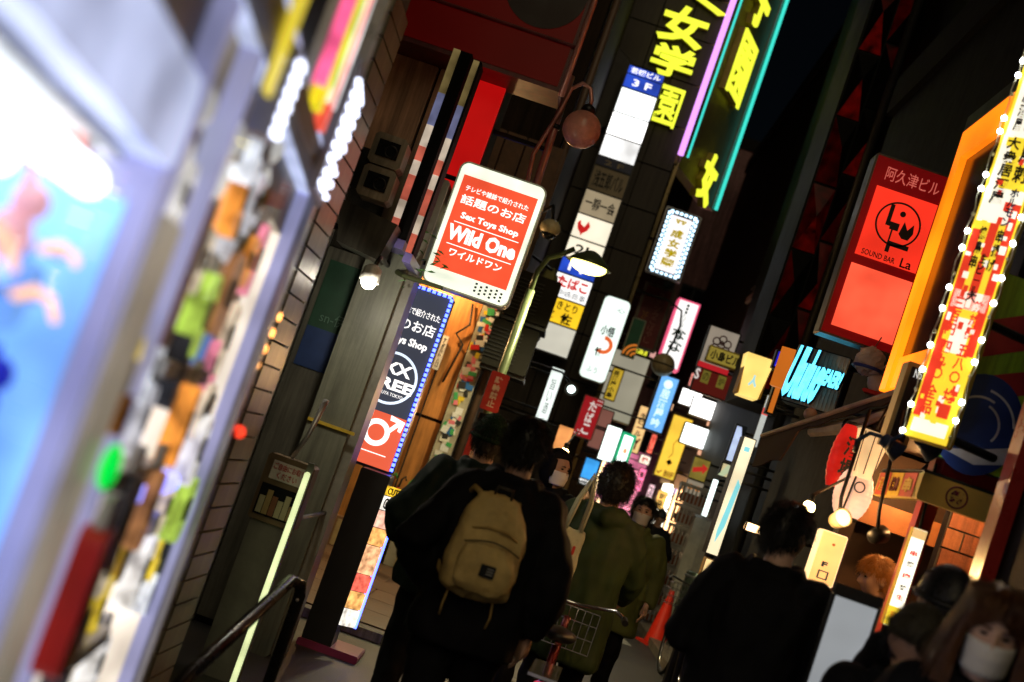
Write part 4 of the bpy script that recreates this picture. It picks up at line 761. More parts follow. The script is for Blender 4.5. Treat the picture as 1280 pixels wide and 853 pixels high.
for i, (x, y, r_, m, nm) in enumerate(((248, 210, .055, wp, 'white long eared plush toy at the top beside big window'), (295, 235, .05, wp, 'white plush toy under the pipe'), (345, 235, .05, wp, 'white plush toy close to the far post'), (225, 300, .05, wp, 'white plush toy above the dark red poster'), (320, 300, .055, mat('plush_yellow', (.6, .5, .05), .7), 'yellow plush toy near the far post'))): plush(nm, x, y, r_, m, .06)
def card(label, x, y, w_, h_, m, off=.1, nm='card_box'):
    t_ = good(nm, label, 'box', x, y, off); MB().box(-w_ / 2, w_ / 2, -.03, .03, -h_ / 2, h_ / 2, .004).build('carton', m, t_); MB().box(-w_ * .35, w_ * .35, -.033, -.029, 0, h_ * .35).build('label_patch', WPAINT, t_)
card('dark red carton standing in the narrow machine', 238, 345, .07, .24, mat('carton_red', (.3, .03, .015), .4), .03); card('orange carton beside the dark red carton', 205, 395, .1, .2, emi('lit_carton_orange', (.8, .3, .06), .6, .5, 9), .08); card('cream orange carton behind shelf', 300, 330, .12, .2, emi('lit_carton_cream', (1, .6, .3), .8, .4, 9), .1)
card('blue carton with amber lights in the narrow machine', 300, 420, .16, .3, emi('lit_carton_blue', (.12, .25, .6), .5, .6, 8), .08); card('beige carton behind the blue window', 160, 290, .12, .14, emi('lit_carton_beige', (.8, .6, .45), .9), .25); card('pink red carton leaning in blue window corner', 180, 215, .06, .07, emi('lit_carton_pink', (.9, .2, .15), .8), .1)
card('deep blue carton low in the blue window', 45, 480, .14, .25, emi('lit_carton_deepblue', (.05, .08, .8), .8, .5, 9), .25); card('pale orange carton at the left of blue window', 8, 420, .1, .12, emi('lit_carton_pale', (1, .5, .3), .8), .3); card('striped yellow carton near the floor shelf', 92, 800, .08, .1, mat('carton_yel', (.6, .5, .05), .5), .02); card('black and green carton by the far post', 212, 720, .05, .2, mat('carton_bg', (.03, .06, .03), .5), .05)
MB().box(-w1 + .02, w1 - .02, -.006, .004, .05, .9).build('kick_panel', emi('glow_lavender', (.6, .6, .95), .6, .5, 4), m1)  # front of the base brightened with its own lavender glow
MB().box(-w1, w1, -.05, .05, .9, .96, .02).build('ledge', mat('ledge_white', (.75, .72, .7), .35), m1)
PALS = [('crimson', (.7, .03, .03)), ('sun yellow', (.85, .62, .04)), ('orange', (.9, .32, .05)), ('royal blue', (.05, .12, .65)), ('white', (.85, .83, .8)), ('pink', (.85, .25, .35)), ('sky blue', (.25, .5, .85)), ('brown', (.3, .13, .05)), ('lime', (.4, .6, .08)), ('violet', (.3, .15, .6)), ('cream', (.85, .7, .5)), ('black', (.02, .02, .025))]
rg = random.Random(5)
spots = [(x, y) for y, xs in ((185, (235, 265, 300, 335)), (250, (205, 240, 275, 312)), (330, (185, 262, 330)), (400, (172, 245, 268)), (470, (168, 215, 240)), (535, (150, 205, 235)), (640, (190, 225)), (720, (125, 160, 190)), (775, (110, 150)), (840, (70, 110, 150))) for x in xs] + [(330, 262), (318, 330), (292, 372), (300, 430), (285, 465), (268, 520), (252, 565), (236, 640), (222, 690), (204, 745), (186, 800), (340, 200), (310, 292)]
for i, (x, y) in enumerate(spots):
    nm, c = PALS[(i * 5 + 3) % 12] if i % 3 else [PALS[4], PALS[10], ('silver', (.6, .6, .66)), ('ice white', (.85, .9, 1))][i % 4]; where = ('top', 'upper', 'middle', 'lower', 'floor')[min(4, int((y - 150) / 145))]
    pouch('%s %s packet on the %s hook row, %s' % (nm, ('blister', 'plump', 'slim', 'glossy')[(i * 7 + i // 12) % 4], where, 'by the far post' if i >= len(spots) - 13 else 'beside the big blue window' if i % 2 else 'in the narrow machine'), x, y, rg.uniform(.06, .1) * (1 if i < len(spots) - 13 else 1.9), rg.uniform(.1, .17), emi('packet_' + nm.replace(' ', '_'), c, .8, .8, 22), rg.uniform(.02, .07))  # packets glow on their own to brighten the display
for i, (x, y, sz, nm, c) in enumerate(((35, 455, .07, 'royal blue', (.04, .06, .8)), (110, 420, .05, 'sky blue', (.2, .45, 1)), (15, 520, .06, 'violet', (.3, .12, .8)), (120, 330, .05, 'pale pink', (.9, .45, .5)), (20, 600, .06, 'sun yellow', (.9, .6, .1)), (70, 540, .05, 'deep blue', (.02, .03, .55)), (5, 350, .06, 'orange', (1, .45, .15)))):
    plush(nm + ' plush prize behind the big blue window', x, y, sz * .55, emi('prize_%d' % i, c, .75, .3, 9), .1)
for i, (x, y) in enumerate(((60, 322), (140, 345), (30, 328), (110, 400))):
    t_ = good('reflection_streak', 'curved chrome prize rail, %s inside the blue window' % ('upper', 'right hand', 'left hand', 'lower')[i], 'rail', x, y, .06); MB().tube([(-.1, 0, 0), (-.03, 0, .012), (.05, 0, .008), (.12, 0, -.02)], .006, 8).build('bar', emi('amber_reflex', (1, .5, .25), 1.6), t_, True); MB().tube([(0, 0, 0), (0, .45, .02)], .004, 6).build('stay', ALU, t_)  # amber highlights on the glass, put in as glowing bars
for k in range(6):
    t_ = good('amber_lamp', 'little amber lamp in the row beside the blue carton', 'lamp', 345 - k * 9, 395 + k * 20, -.01); MB().ball((0, 0, 0), .007, .005, .012).build('lens', emi('amber', (1, .42, .1), 5), t_, True); MB().box(-.01, .01, .004, .02, -.014, .014).build('base', DMETAL, t_)
t_ = good('indicator_lamp', 'round red indicator lamp on the machine post', 'lamp', 285, 535, -.03); MB().ball((0, 0, 0), .016).build('lens', emi('indicator_red', (1, .05, .02), 1.6), t_, True); MB().box(-.015, .015, .005, .03, -.06, .0).build('base', BLACK, t_)
# fascia over the machines with pipe, posters and LED curtain
fs = thing('shop_fascia', 'warm grey fascia with pipe running over prize machines', 'fascia', fa.world(0, 0, zm + .13), fa.yaw)
fm = mat('fascia_warm', (.78, .7, .55), .5, 0, .12, 3)
MB().box(.5, xe + .1, .03, .3, 0, 1.6).build('board', fm, fs)
a, b_ = fl(225, 0), fl(345, 215); MB().box(a[0] - .3, xe - .05, -.03, .03, b_[1] - zm - .13 + .08, b_[1] - zm - .13 + .13, .02).build('pipe', mat('pipe_brown', (.2, .16, .11), .5), fs)
MB().box(xe - .02, xe + .06, -.02, .35, -2.2, 1.6, .01).build('end_post', mat('post_grey', (.5, .5, .52), .3, .4), fs)
lt = thing('fascia_lamp', 'fluorescent lamp under the fascia, over the prize machines', 'lamp', fa.world(2.2, -.12, 2.75), fa.yaw) if False else None
pb = good('poster_board', 'bright pink yellow and green poster board above LED curtain', 'board', 415, 40, -.03)
for i, (c, w_) in enumerate((((1, .12, .3), .05), ((.95, .8, .02), .06), ((.35, .6, .03), .05), ((1, .85, .6), .07), ((.95, .1, .06), .06), ((.95, .9, .9), .05))): MB().box(-.18 + i * .06, -.18 + i * .06 + w_ - .002, -.012, .01, -.14 - .04 * math.sin(i * 2), .3).build('poster', emi('poster_b%d' % i, c, 1.1, .5, 12), pb)
MB().box(-.2, .2, .01, .03, -.2, .35).build('backing', ALU, pb)
lc = good('led_curtain', 'curtain of white LED dots below poster board', 'light', 400, 165, -.05); mb = MB()
for i in range(9):
    for j in range(9):
        if random.random() < .75: mb.box(-.13 + i * .028, -.13 + i * .028 + .012, -.01, 0, -.13 + j * .03, -.13 + j * .03 + .01)
o = mb.build('led', emi('led_cold', (.75, .8, 1), 4.5), lc); o['kind'] = 'stuff'; MB().box(-.15, .14, 0, .02, -.15, .16).build('backing', mat('backing_grey', (.35, .35, .42), .4), lc)
l2_ = good('led_block', 'small block of white LED dots hanging by the pipe', 'light', 318, 110, -.05); mb = MB()
for j in range(6): mb.box(-.02, .02, -.01, 0, -.06 + j * .022, -.06 + j * .022 + .01)
o = mb.build('led', emi('led_cold', (.75, .8, 1), 4.5), l2_); o['kind'] = 'stuff'; MB().box(-.025, .025, 0, .04, -.07, .08).build('backing', mat('backing_grey', (.35, .35, .42), .4), l2_)
yb_ = good('yellow_pennant', 'yellow pennant hanging from the fascia', 'pennant', 330, 25, -.04); MB().prism([(-.03, -.1), (.03, -.1), (.05, .1), (-.05, .1)], -.004, .004).build('cloth', emi('lit_pennant', (.95, .75, .05), .8), yb_); MB().tube([(-.05, 0, .1), (.05, 0, .1)], .006).build('rod', DMETAL, yb_)

# ================================================================ left middle details
fw = Fr((0, 8.9, 0), 0)
mt = thing('meter_box', 'dusty grey twin window meter box on the wall', 'box', P(465, 250, 8.2)); hgt = .36
for j in range(2):
    MB().box(-.1, .1, -.06, .14, j * .2, j * .2 + .19, .02).build('case', mat('meter_grey', (.33, .3, .24), .5), mt); MB().box(-.065, .065, -.068, -.058, j * .2 + .05, j * .2 + .15).build('window', winm, mt)
    MB().torus((0.02, -.07, j * .2 + .09), .035, .006, 'y').build('dial', DMETAL, mt)
MB().box(-.55, -.0, .1, .14, .05, .3).build('back_plate', DMETAL, mt)
hd = thing('drain_hood', 'dark sheet metal hood below the meter box', 'hood', P(458, 292, 8.1)); MB().prism([(-.14, -.1), (.12, -.13), (.16, .1), (-.2, .14)], -.05, .2).build('hood', mat('hood_dark', (.06, .055, .045), .4, .4), hd); MB().tube([(-.1, .1, .0), (-.6, .3, .0)], .02).build('arm', DMETAL, hd)
strp = [('stripe_white', (.85, .7, .55), .55), ('stripe_red', (.75, .16, .1), .5), ('stripe_blue', (.25, .27, .5), .4), ('stripe_gold', (.3, .22, .08), .35)]
for lab, (xa, ya, xb, yb2), Yd, wd in (('thin glowing striped board, red and white, beside meter box', (562, 70, 494, 296), 8.3, .042), ('thin glowing striped board under the red box sign', (584, 84, 518, 318), 8.15, .034)):
    p0, p1 = P(xa, ya, Yd), P(xb, yb2, Yd); xx = (p0.x + p1.x) / 2; t_ = thing('striped_board', lab, 'board', (xx, Yd, p1.z), 0, 'striped boards by the door'); H_ = p0.z - p1.z
    cuts = [0, .1, .2, .28, .34, .42, .5, .62, .8, 1.05]; sel = [1, 0, 1, 1, 0, 1, 0, 2, 3]
    for i in range(len(sel)): MB().box(-wd / 2, wd / 2, 0, .04, cuts[i] * H_, cuts[i + 1] * H_ - .003).build('stripe', emi(*strp[sel[i]], .6, 7), t_)
    pw = .075 if wd > .04 else .015; MB().box(wd / 2 + .002, wd / 2 + pw, .01, .2, 0, H_ * 1.05).build('side_panel', mat('panel_black', (.004, .004, .004), .8), t_); MB().box(-wd / 2, wd / 2 + pw, .0, .5, -.06, -.004).build('base', mat('violet_base', (.12, .1, .3), .4), t_)
t_ = thing('wall_spot_lamp', 'glaring white wall lamp on a bracket under the meter box', 'lamp', P(461, 352, 7.9)); MB().lathe([(.02, .1), (.05, .08), (.06, 0), (.055, 0), (.04, .05)], n=18).build('shade', WPAINT, t_, True); MB().ball((0, 0, .0), .045).build('bulb', emi('bulb_cool', (1, .97, .85), 14, .02), t_, True); MB().tube([(0, .02, .1), (0, .1, .16), (-.05, .95, .2)], .014).build('arm', DMETAL, t_, True)
l_ = bpy.data.lights.new('wall_lamp_light', 'POINT'); l_.energy = 16; l_.color = (1, .9, .7); l_.shadow_soft_size = .05; lo = bpy.data.objects.new('wall_lamp_light', l_); COL.objects.link(lo); lo.parent = t_; lo.location = (0.02, -.02, -.07)
t_ = thing('branch', 'leafy green branch poking out beside the Wild One sign', 'plant', P(505, 345, 8.5)); mb = MB()
MB().tube([(-.15, .3, .05), (0, 0, 0), (.25, -.05, .0)], [.02, .016, .012]).build('stem', mat('bark', (.05, .06, .02), .7), t_)
lfm = mat('leaf', (.05, .16, .03), .4)
for k in range(26):
    c = Vector((random.uniform(-.1, .2), random.uniform(-.05, .1), random.uniform(-.06, .3))); a = random.uniform(0, 6.28)
    MB().add([(0, 0, 0), (.02, .008, .02), (.05, 0, .03), (.02, -.008, .02)], [(0, 1, 2, 3)]).xf(Matrix.Translation(c) @ Matrix.Rotation(a, 4, 'Z') @ Matrix.Rotation(a * 2, 4, 'X')).build('leaf', lfm, t_)
# leaflet box, fluorescent tube, rail
lb = thing('leaflet_box', 'brown glass fronted leaflet box with red lettered white notice', 'box', P(338, 655, 7.6)); 
MB().box(-.13, .13, -.02, .14, 0, .36, .012).build('case', mat('box_brown', (.16, .11, .06), .5), lb); MB().box(-.11, .11, -.026, -.018, .03, .2).build('glass_front', winm, lb); nc = MB().box(-.09, .1, -.03, -.021, .23, .33).build('notice', mat('notice_white', (.65, .6, .55), .5), lb)
lettering('ご自由にお取り', -.08, .09, .285, .32, -.0305, REDINK, lb); lettering('ください', -.05, .06, .24, .275, -.0305, REDINK, lb)
for k in range(6): MB().box(-.1 + k * .034, -.1 + k * .034 + .03, -.0285, -.0255, .04, .11 + random.uniform(0, .07)).build('leaflet', random.choice([mat('leaflet_a', (.4, .28, .12), .6), mat('leaflet_b', (.25, .1, .05), .6), mat('leaflet_c', (.45, .4, .25), .6)]), lb)
MB().tube([(-.02, .05, .36), (.02, .06, .5), (.05, .06, .72)], [.012, .012, .018]).build('handle', ALU, lb, True); MB().box(-.11, .11, .0, .12, -lb.location.z, -.004, .01).build('pedestal', mat('pedestal_grey', (.16, .15, .13), .5), lb)
p0, p1 = P(383, 590, 7.5), P(296, 845, 7.5); t_ = thing('fluorescent_strip', 'vertical yellow green fluorescent strip beside grey pillar', 'lamp', ((p0.x + p1.x) / 2, 7.5, p1.z - .15))
MB().box(-.013, .013, -.02, .02, .1, p0.z - p1.z + .15, .008).build('tube', emi('tube_yellowgreen', (.9, 1, .5), .95, .3, 5), t_); MB().box(-.018, .018, .02, .05, .0, p0.z - p1.z + .2).build('batten', greyp, t_); MB().box(-.018, .018, -.02, .05, -t_.location.z, .098).build('base', greyp, t_); MB().tube([(0, .05, 1), (0, 1.2, 1)], .012).build('bracket', DMETAL, t_)
rl = thing('handrail', 'black tubular handrail and post in front of the door', 'handrail', (P(378, 735, 6.6).x, 6.6, 0)); pz = P(378, 728, 6.6).z; q = P(235, 845, 5.0) - rl.location
MB().tube([(0, 0, 0), (0, 0, pz - .06), (-.01, -.02, pz - .01), (-.05, -.08, pz), (q.x, q.y, q.z), (q.x - .05, q.y - .6, q.z - .3)], .028, 10).build('rail', mat('gloss_black', (.01, .01, .01), .25), rl, True); MB().lathe([(.06, 0), (.06, .01), (.035, .03)], n=16).build('flange', DMETAL, rl); MB().ball((.0, -.03, pz - .08), .008).build('bolt', ALU, rl)
# street lamp
lamp = thing('street_lamp', 'green painted street lamp post with curved arm and glowing hood', 'street lamp', (P(640, 430, 15).x, 15, 0)); lx0 = lamp.location.x
hp = P(736, 332, 15); k0 = P(658, 348, 15).z; lm = mat('lamp_green', (.1, .13, .06), .4, .2)
MB().tube([(0, 0, 0), (0, 0, k0 - .1)], [.062, .046], 14).build('post', lm, lamp, True); tp = Vector((hp.x - lx0, 0, hp.z))
MB().tube([(0, 0, k0 - .12), (0.0, 0, k0 + .1), (.06, 0, k0 + .28), (.18, 0, k0 + .36), (tp.x - .2, 0, tp.z + .12)], .028, 10).build('arm', lm, lamp, True)
MB().lathe([(.03, .16), (.08, .14), (.2, .05), (.25, 0), (.24, -.002), (.12, .05)], tp, 24).build('hood', lm, lamp, True); MB().ball(tp + Vector((0, 0, -.01)), .2, .2, .085).build('bulb', emi('bulb_street', (1, .85, .22), 5, .02), lamp, True)
MB().lathe([(.085, 0), (.085, .06)], (0, 0, 1.9), 14).build('band', DMETAL, lamp)
for z in (2.0, 1.35): 
    st = MB().box(-.1, .1, -.085, -.075, z, z + .42, .015).build('notice', mat('notice_red', (.35, .02, .015), .5), lamp); lettering('駐輪禁止', -.04, .04, z + .04, z + .38, -.088, mat('notice_ink', (.6, .5, .4), .5), lamp, vert=True, bold=.03)
l_ = bpy.data.lights.new('street_light', 'SPOT'); l_.energy = 800; l_.spot_size = rad(150); l_.spot_blend = .6; l_.color = (1, .88, .5); l_.shadow_soft_size = .12; lo = bpy.data.objects.new('street_light', l_); COL.objects.link(lo); lo.parent = lamp; lo.location = tp + Vector((0, 0, -.08))
# dome camera, dark disc, AC units
t_ = thing('dome_camera', 'cream dome security camera on a wall arm', 'camera', P(688, 285, 16)); MB().ball((0, 0, 0), .12, .12, .1).build('housing', mat('cream_lamp', (.6, .5, .3), .4), t_, True); MB().ball((0, 0, -.05), .09).build('dome', winm, t_, True); MB().tube([(0, 0, .08), (-.05, 0, .25), (-.2, .9, .3)], .02).build('arm', DMETAL, t_, True)
t_ = thing('round_dark_sign', 'large unlit black disc sign behind the pink ball lamp', 'sign', P(738, 105, 23.78)); MB().lathe([(.001, 0), (.78, 0), (.8, .03), (.8, .15), (.001, .15)], n=40, M=Matrix.Rotation(-PI / 2, 4, 'X')).build('disc', mat('disc_black', (.012, .01, .008), .5), t_); MB().tube([(0, .1, 0), (0, .3, 0)], .04).build('bracket', DMETAL, t_)
def ac(label, x, y, Y, w_=.78):
    t_ = thing('air_conditioner', label, 'air conditioner', P(x, y, Y), 0, 'air conditioner units on the left facade'); m = mat('ac_grey', (.014, .013, .01), .7)
    MB().box(-w_ / 2, w_ / 2, 0, .3, 0, .55, .02).build('case', m, t_); 
    for k in range(9): MB().box(-.3, .1, -.02, -.01, .09 + k * .045, .1 + k * .045).build('grille_bar', BLACK, t_)
    MB().box(-w_ / 2, w_ / 2, .05, .9, -.05, -.003).build('shelf', DMETAL, t_)
ac('grimy air conditioner unit on the dark wall by street lamp', 628, 462, 16.5, .55); ac('grimy air conditioner unit behind the lamp post, upper one', 655, 400, 16.4, .55)
t_ = thing('rolled_tarpaulin', 'olive tarpaulin rolled and hung behind the street lamp', 'tarpaulin', P(655, 440, 18)); MB().ball((0, 0, .55), .15, .14, .55, 20, 16, fn=lambda d, q: q * (1 + .2 * noise.noise(d * 3))).build('cloth', mat('olive_cloth', (.16, .16, .05), .7), t_, True); MB().tube([(0, 0, 1.1), (-.5, .3, 1.3), (-1.0, .6, 1.3)], .02).build('rope', DMETAL, t_)
wc = sign('whitecloth', 'white_banner', 'bright white vertical banner with brush strokes beyond the air conditioners', [(696, 460), (710, 465), (680, 525), (664, 520)], 21, emi('lit_white_banner', (.9, 1, .95), 1.2, .2), t=.04, rim=.004, cat='banner', wall=-1.0); put(wc, '旨い酒', .5, .55, .4, .7, INK, vert=True)
oc = sign('orangecloth', 'orange_banner', 'slanting orange lit paper sign above the bare bulb', [(700, 530), (720, 538), (705, 566), (690, 560)], 20, emi('lit_orange_paper', (1, .4, .12), .9, .4, 4), t=.04, rim=.004, wall=-1.0)
t_ = thing('flood_lamp', 'white flood lamp on black arm beside white banner', 'lamp', P(714, 487, 20)); MB().lathe([(.03, -.1), (.1, 0), (.09, 0)], n=16, M=Matrix.Rotation(rad(70), 4, 'X')).build('shade', BLACK, t_); MB().ball((0, 0, 0), .055).build('bulb', emi('bulb_cool2', (.8, 1, .95), 6), t_); MB().tube([(0, .05, .05), (-.2, .2, .2), (-1.2, .4, .2)], .018).build('arm', DMETAL, t_)
# umbrellas and clutter at the orange wall
for i, (x, c) in enumerate(((-1.62, (.02, .25, .05)), (-1.5, (.4, .03, .02)), (-1.4, (.03, .35, .06)), (-1.32, (.4, .4, .38)))):
    t_ = thing('closed_umbrella', ('dark green', 'red', 'bright green', 'clear white')[i] + ' closed umbrella leaning on the orange wall', 'umbrella', (x, 16.6, 0), 0, 'umbrellas leaning at the orange wall')
    m = mat('umbrella%d' % i, c, .4); MB().tube([(0, 0, .02), (0.01, .06, .15), (.03, .18, .62), (.05, .25, .85)], [.008, .035, .05, .012], 10).build('canopy', m, t_, True); MB().tube([(.05, .25, .85), (.055, .28, .95), (.09, .29, 1.0), (.11, .28, .95)], .012).build('handle', mat('handle_green', (.03, .3, .06), .4) if i in (0, 2) else BLACK, t_, True)
for i, (x, y, sx, h_, c) in enumerate(((-1.5, 16.2, .4, .3, (.25, .22, .14)), (-1.15, 16.3, .3, .45, (.3, .28, .22)), (-1.95, 16.3, .35, .35, (.2, .1, .05)))):
    t_ = thing('carton', ('low dusty cardboard carton', 'tall pale cardboard carton', 'brown cardboard carton')[i] + ' on the ground by the orange wall', 'box', (x, y, 0), .2 * i, 'cartons by the orange wall'); m = mat('cardboard%d' % i, c, .7)
    MB().box(-sx / 2, sx / 2, -.15, .15, .02, h_, .008).build('body', m, t_); MB().box(-sx / 2 - .005, sx / 2 + .005, -.155, .0, h_ + .002, h_ + .012).build('flap', m, t_); MB().box(-.03, .03, -.156, -.15, .03, h_ - .02).build('tape', mat('tape', (.35, .25, .12), .4), t_)
ns = sign('notice', 'wall_notice', 'narrow white notice on the orange wall beside LED sign', [(553, 418), (561, 421), (548, 464), (541, 461)], 16.9, mat('notice_white', (.65, .6, .55), .5), t=.03, rim=.004, case=WPAINT); put(ns, 'アダルト入口', .5, .5, .5, .85, INK, vert=True)
# ================================================================ right middle: crates, cabinet, cones
cw = mat('crate_white', (.55, .54, .5), .45)
def crate(x, y, z, i, rz, k=0):
    t_ = thing('plastic_crate', ['slotted white plastic crate, bottom of the stack beyond cabinet', 'slotted white plastic crate, topmost of the stack beyond cabinet', 'slotted white plastic crate, %s from the ground in the stack beyond cabinet' % ('', 'second', 'third', 'fourth', 'fifth', 'sixth', '')[k]][i], 'crate', (x, y, z), rz, 'white crates stacked beyond the cabinet')
    MB().box(-.24, .24, -.17, .17, 0, .02).build('floor', cw, t_)
    for yy in (-.17, .16):
        for k in range(9): MB().box(-.24 + k * .0575, -.22 + k * .0575, yy, yy + .012, .02, .26).build('slat', cw, t_)
        MB().box(-.25, .25, yy - .006, yy + .016, .24, .29).build('rim', cw, t_)
    for xx in (-.24, .228): MB().box(xx, xx + .012, -.17, .17, .02, .28).build('side', cw, t_)
    MB().box(-.2, .2, -.1, .12, .03, .16, .03).build('goods', mat('crate_goods', (.3, .1, .05), .6, 0, .6, 12), t_)
cx_ = P(863, 640, 20.5).x
for k in range(7): crate(cx_ + random.uniform(-.02, .02), 20.5, .02 + k * .3, 0 if k == 0 else 1 if k == 6 else 2, random.uniform(-.05, .05), k)
pst = sign('arrow', 'arrow_poster', 'olive poster with a red arrow above the crates', [(868, 570), (889, 577), (881, 604), (860, 597)], 20.4, emi('lit_olive_poster', (.4, .3, .05), .5, .4, 6), t=.03, rim=.01, wall=2.65); shape(pst, [(.1, .5), (.6, .35), (.58, .22), (.95, .35), (.72, .68), (.68, .55), (.15, .72)], emi('lit_red_arrow', (.6, .03, .02), .8), 'arrow', y0=-.009)
pst2 = sign('food', 'food_poster', 'photo menu poster of two dishes between arrow poster and crates', [(860, 598), (881, 605), (875, 622), (854, 615)], 20.4, emi('lit_menu_grey', (.5, .42, .3), .45), t=.03, rim=.008, wall=2.65)
for a in (.28, .72): ring(pst2, a, .5, .08, .16, emi('lit_dish', (.7, .25, .05), .7), 'dish', n=16)
cab = thing('cabinet', 'pale grey steel cabinet standing beyond the cones', 'cabinet', (P(872, 690, 19.4).x, 19.4, 0)); ch_ = P(882, 650, 19.4).z
MB().box(-.17, -.002, 0, .4, .08, ch_, .015).build('door', mat('cabinet_grey', (.42, .41, .36), .4), cab); MB().box(.002, .16, .01, .4, .08, ch_, .015).build('door', mat('cabinet_grey2', (.36, .35, .31), .4), cab); MB().box(-.19, .18, .0, .42, ch_ + .002, ch_ + .03).build('top', STEEL, cab); MB().box(-.17, .16, .03, .4, 0, .078).build('plinth', DMETAL, cab); MB().tube([(-.02, -.02, ch_ * .5), (-.02, -.02, ch_ * .6)], .008).build('handle', ALU, cab)
cyl = thing('steel_drum', 'shiny greenish steel cylinder in front of grey cabinet', 'drum', (P(868, 745, 18.9).x, 18.9, 0)); MB().lathe([(.2, 0), (.21, .02), (.2, .05), (.2, .5), (.21, .53), (.2, .56), (.2, .98), (.19, 1.0), (.001, 1.0)], n=28).build('body', mat('drum_steel', (.25, .32, .26), .22, .85), cyl, True); MB().lathe([(.205, .92), (.212, .93), (.205, .95)], n=28).build('band', STEEL, cyl, True)
def cone(label, x, y, h_):
    t_ = thing('traffic_cone', label, 'traffic cone', (x, y, 0), random.uniform(0, 1), 'traffic cones'); m = mat('cone_red', (.75, .03, .012), .4, 0, .12, 5)
    MB().lathe([(.15, .03), (.145, .05), (.035, h_ - .03), (.03, h_), (.0295, h_ - .001)], n=28).build('body', m, t_, True); MB().box(-.19, .19, -.19, .19, 0, .03, .0).build('foot', m, t_); MB().lathe([(.032, h_ - .01), (.034, h_), (.02, h_ + .002)], n=20).build('tip', m, t_, True)
cone('red traffic cone standing in front of the steel drum', P(822, 795, 18).x, 18.0, .72); cone('red traffic cone half hidden behind the woman in green parka', P(796, 770, 21).x, 21, .74)
t_ = thing('tube_lamp', 'short vertical white tube lamp above the grey cabinet', 'lamp', P(880, 645, 19)); MB().tube([(0, 0, 0), (0, 0, .5)], .035, 10).build('tube', emi('tube_cool', (.85, 1, .95), 2.5), t_, True); MB().tube([(0, .02, .5), (0.3, .1, .55)], .02).build('bracket', DMETAL, t_)
bs = sign('blue_curve', 'tilted_banner', 'dark blue and white curved banner between the lightboxes and awning', [(922, 530), (936, 535), (918, 580), (903, 576)], 16, emi('lit_blue_white', (.55, .68, 1), .9, .6, 3), t=.05, wall=2.6); shape(bs, [(.5, 0), (1, 0), (1, 1), (.85, 1), (.95, .5)], mat('navy_side', (.01, .025, .07), .5), 'curve', y0=-.009)
bs2 = sign('greentri', 'folded_banner', 'cream and green banner beneath the curved blue banner', [(903, 577), (919, 581), (913, 600), (896, 596)], 16, emi('lit_cream_green', (.7, .62, .35), .7), t=.05, wall=2.6); shape(bs2, [(0, .9), (.5, .1), (1, .3), (.4, .9)], emi('lit_pale_green', (.5, .6, .4), .8), 'fold', y0=-.009)
vr = sign('vertred', 'vertical_flag', 'white flag with a red disc band beside the lantern sign', [(960, 494), (967, 496), (946, 560), (938, 557)], 14.8, emi('lit_flag', (.8, .85, .8), .6), t=.03, wall=2.6, rim=.003); rect(vr, .02, .98, .25, .38, emi('lit_flag_red', (.9, .1, .08), .8), 'band', y0=-.008)
ob_ = sign('orangeside', 'orange_board', 'dim orange board between lantern sign and neon words', [(975, 462), (986, 466), (966, 520), (955, 516)], 13.8, emi('lit_dim_orange', (.8, .2, .02), .7, .3), t=.1, wall=2.3)
bb_ = sign('bluesmall', 'small_blue_sign', 'tiny vivid blue sign above the orange board', [(972, 436), (986, 441), (978, 464), (964, 459)], 13.9, emi('lit_vivid_blue', (.02, .02, .75), .7), t=.1, wall=2.3); put(bb_, '5', .5, .7, .4, .3, wh_ink)
# faceted bays on the tower, balcony
gl = mat('bay_panel', (.035, .035, .035), .16, .5, .4, 4)
red_glint = emi('bay_red_glint', (1, .012, .006), .028, .98, 6); red_glint_dim = emi('bay_red_glint_dim', (1, .012, .006), .009, .9, 7)  # red reflections on the bays, put in as a faint glow
for m in (red_glint, red_glint_dim): m.node_tree.nodes['Principled BSDF'].inputs['Base Color'].default_value = (.02, .001, .001, 1)
gl = mat('bay_glass', (.004, .0035, .0035), .55, 0, .4, 4, spec=.05)
MB().box(2.02 - rmx, 2.64 - rmx, 17.0 - rmy, 18.4 - rmy, 3.2, 14).build('stair_bay', mat('tower_render', (.009, .0095, .009), .6, 0, .3, 1), rm)
rgb_ = random.Random(2)
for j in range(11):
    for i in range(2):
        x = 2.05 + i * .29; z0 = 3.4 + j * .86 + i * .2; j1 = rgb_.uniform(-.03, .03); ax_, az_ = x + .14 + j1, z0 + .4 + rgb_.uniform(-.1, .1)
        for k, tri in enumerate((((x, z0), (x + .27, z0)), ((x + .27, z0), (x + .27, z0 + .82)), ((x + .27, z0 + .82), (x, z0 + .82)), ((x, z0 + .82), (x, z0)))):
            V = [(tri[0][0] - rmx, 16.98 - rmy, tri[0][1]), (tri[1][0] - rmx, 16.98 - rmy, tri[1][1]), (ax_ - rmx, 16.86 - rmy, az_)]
            MB().add(V + [(v[0], v[1] + .03, v[2]) for v in V], [(0, 1, 2), (5, 4, 3), (0, 3, 4, 1), (1, 4, 5, 2), (2, 5, 3, 0)]).build('bay_facet', red_glint if k == 0 and rgb_.random() < .5 else red_glint_dim if rgb_.random() < .4 else gl, rm)
MB().tube([(2.55 - rmx, 15.4 - rmy, 9.1), (2.55 - rmx, 15.4 - rmy, 9.9)], .02, 6).build('amber_tube', emi('amber_dim', (.8, .35, .05), .8), rm)
MB().tube([(2.5 - rmx, 16.6 - rmy, 0), (2.5 - rmx, 16.6 - rmy, 29)], .06, 10).build('drain_pipe', mat('pipe_dark', (.02, .02, .02), .4), rm, True)
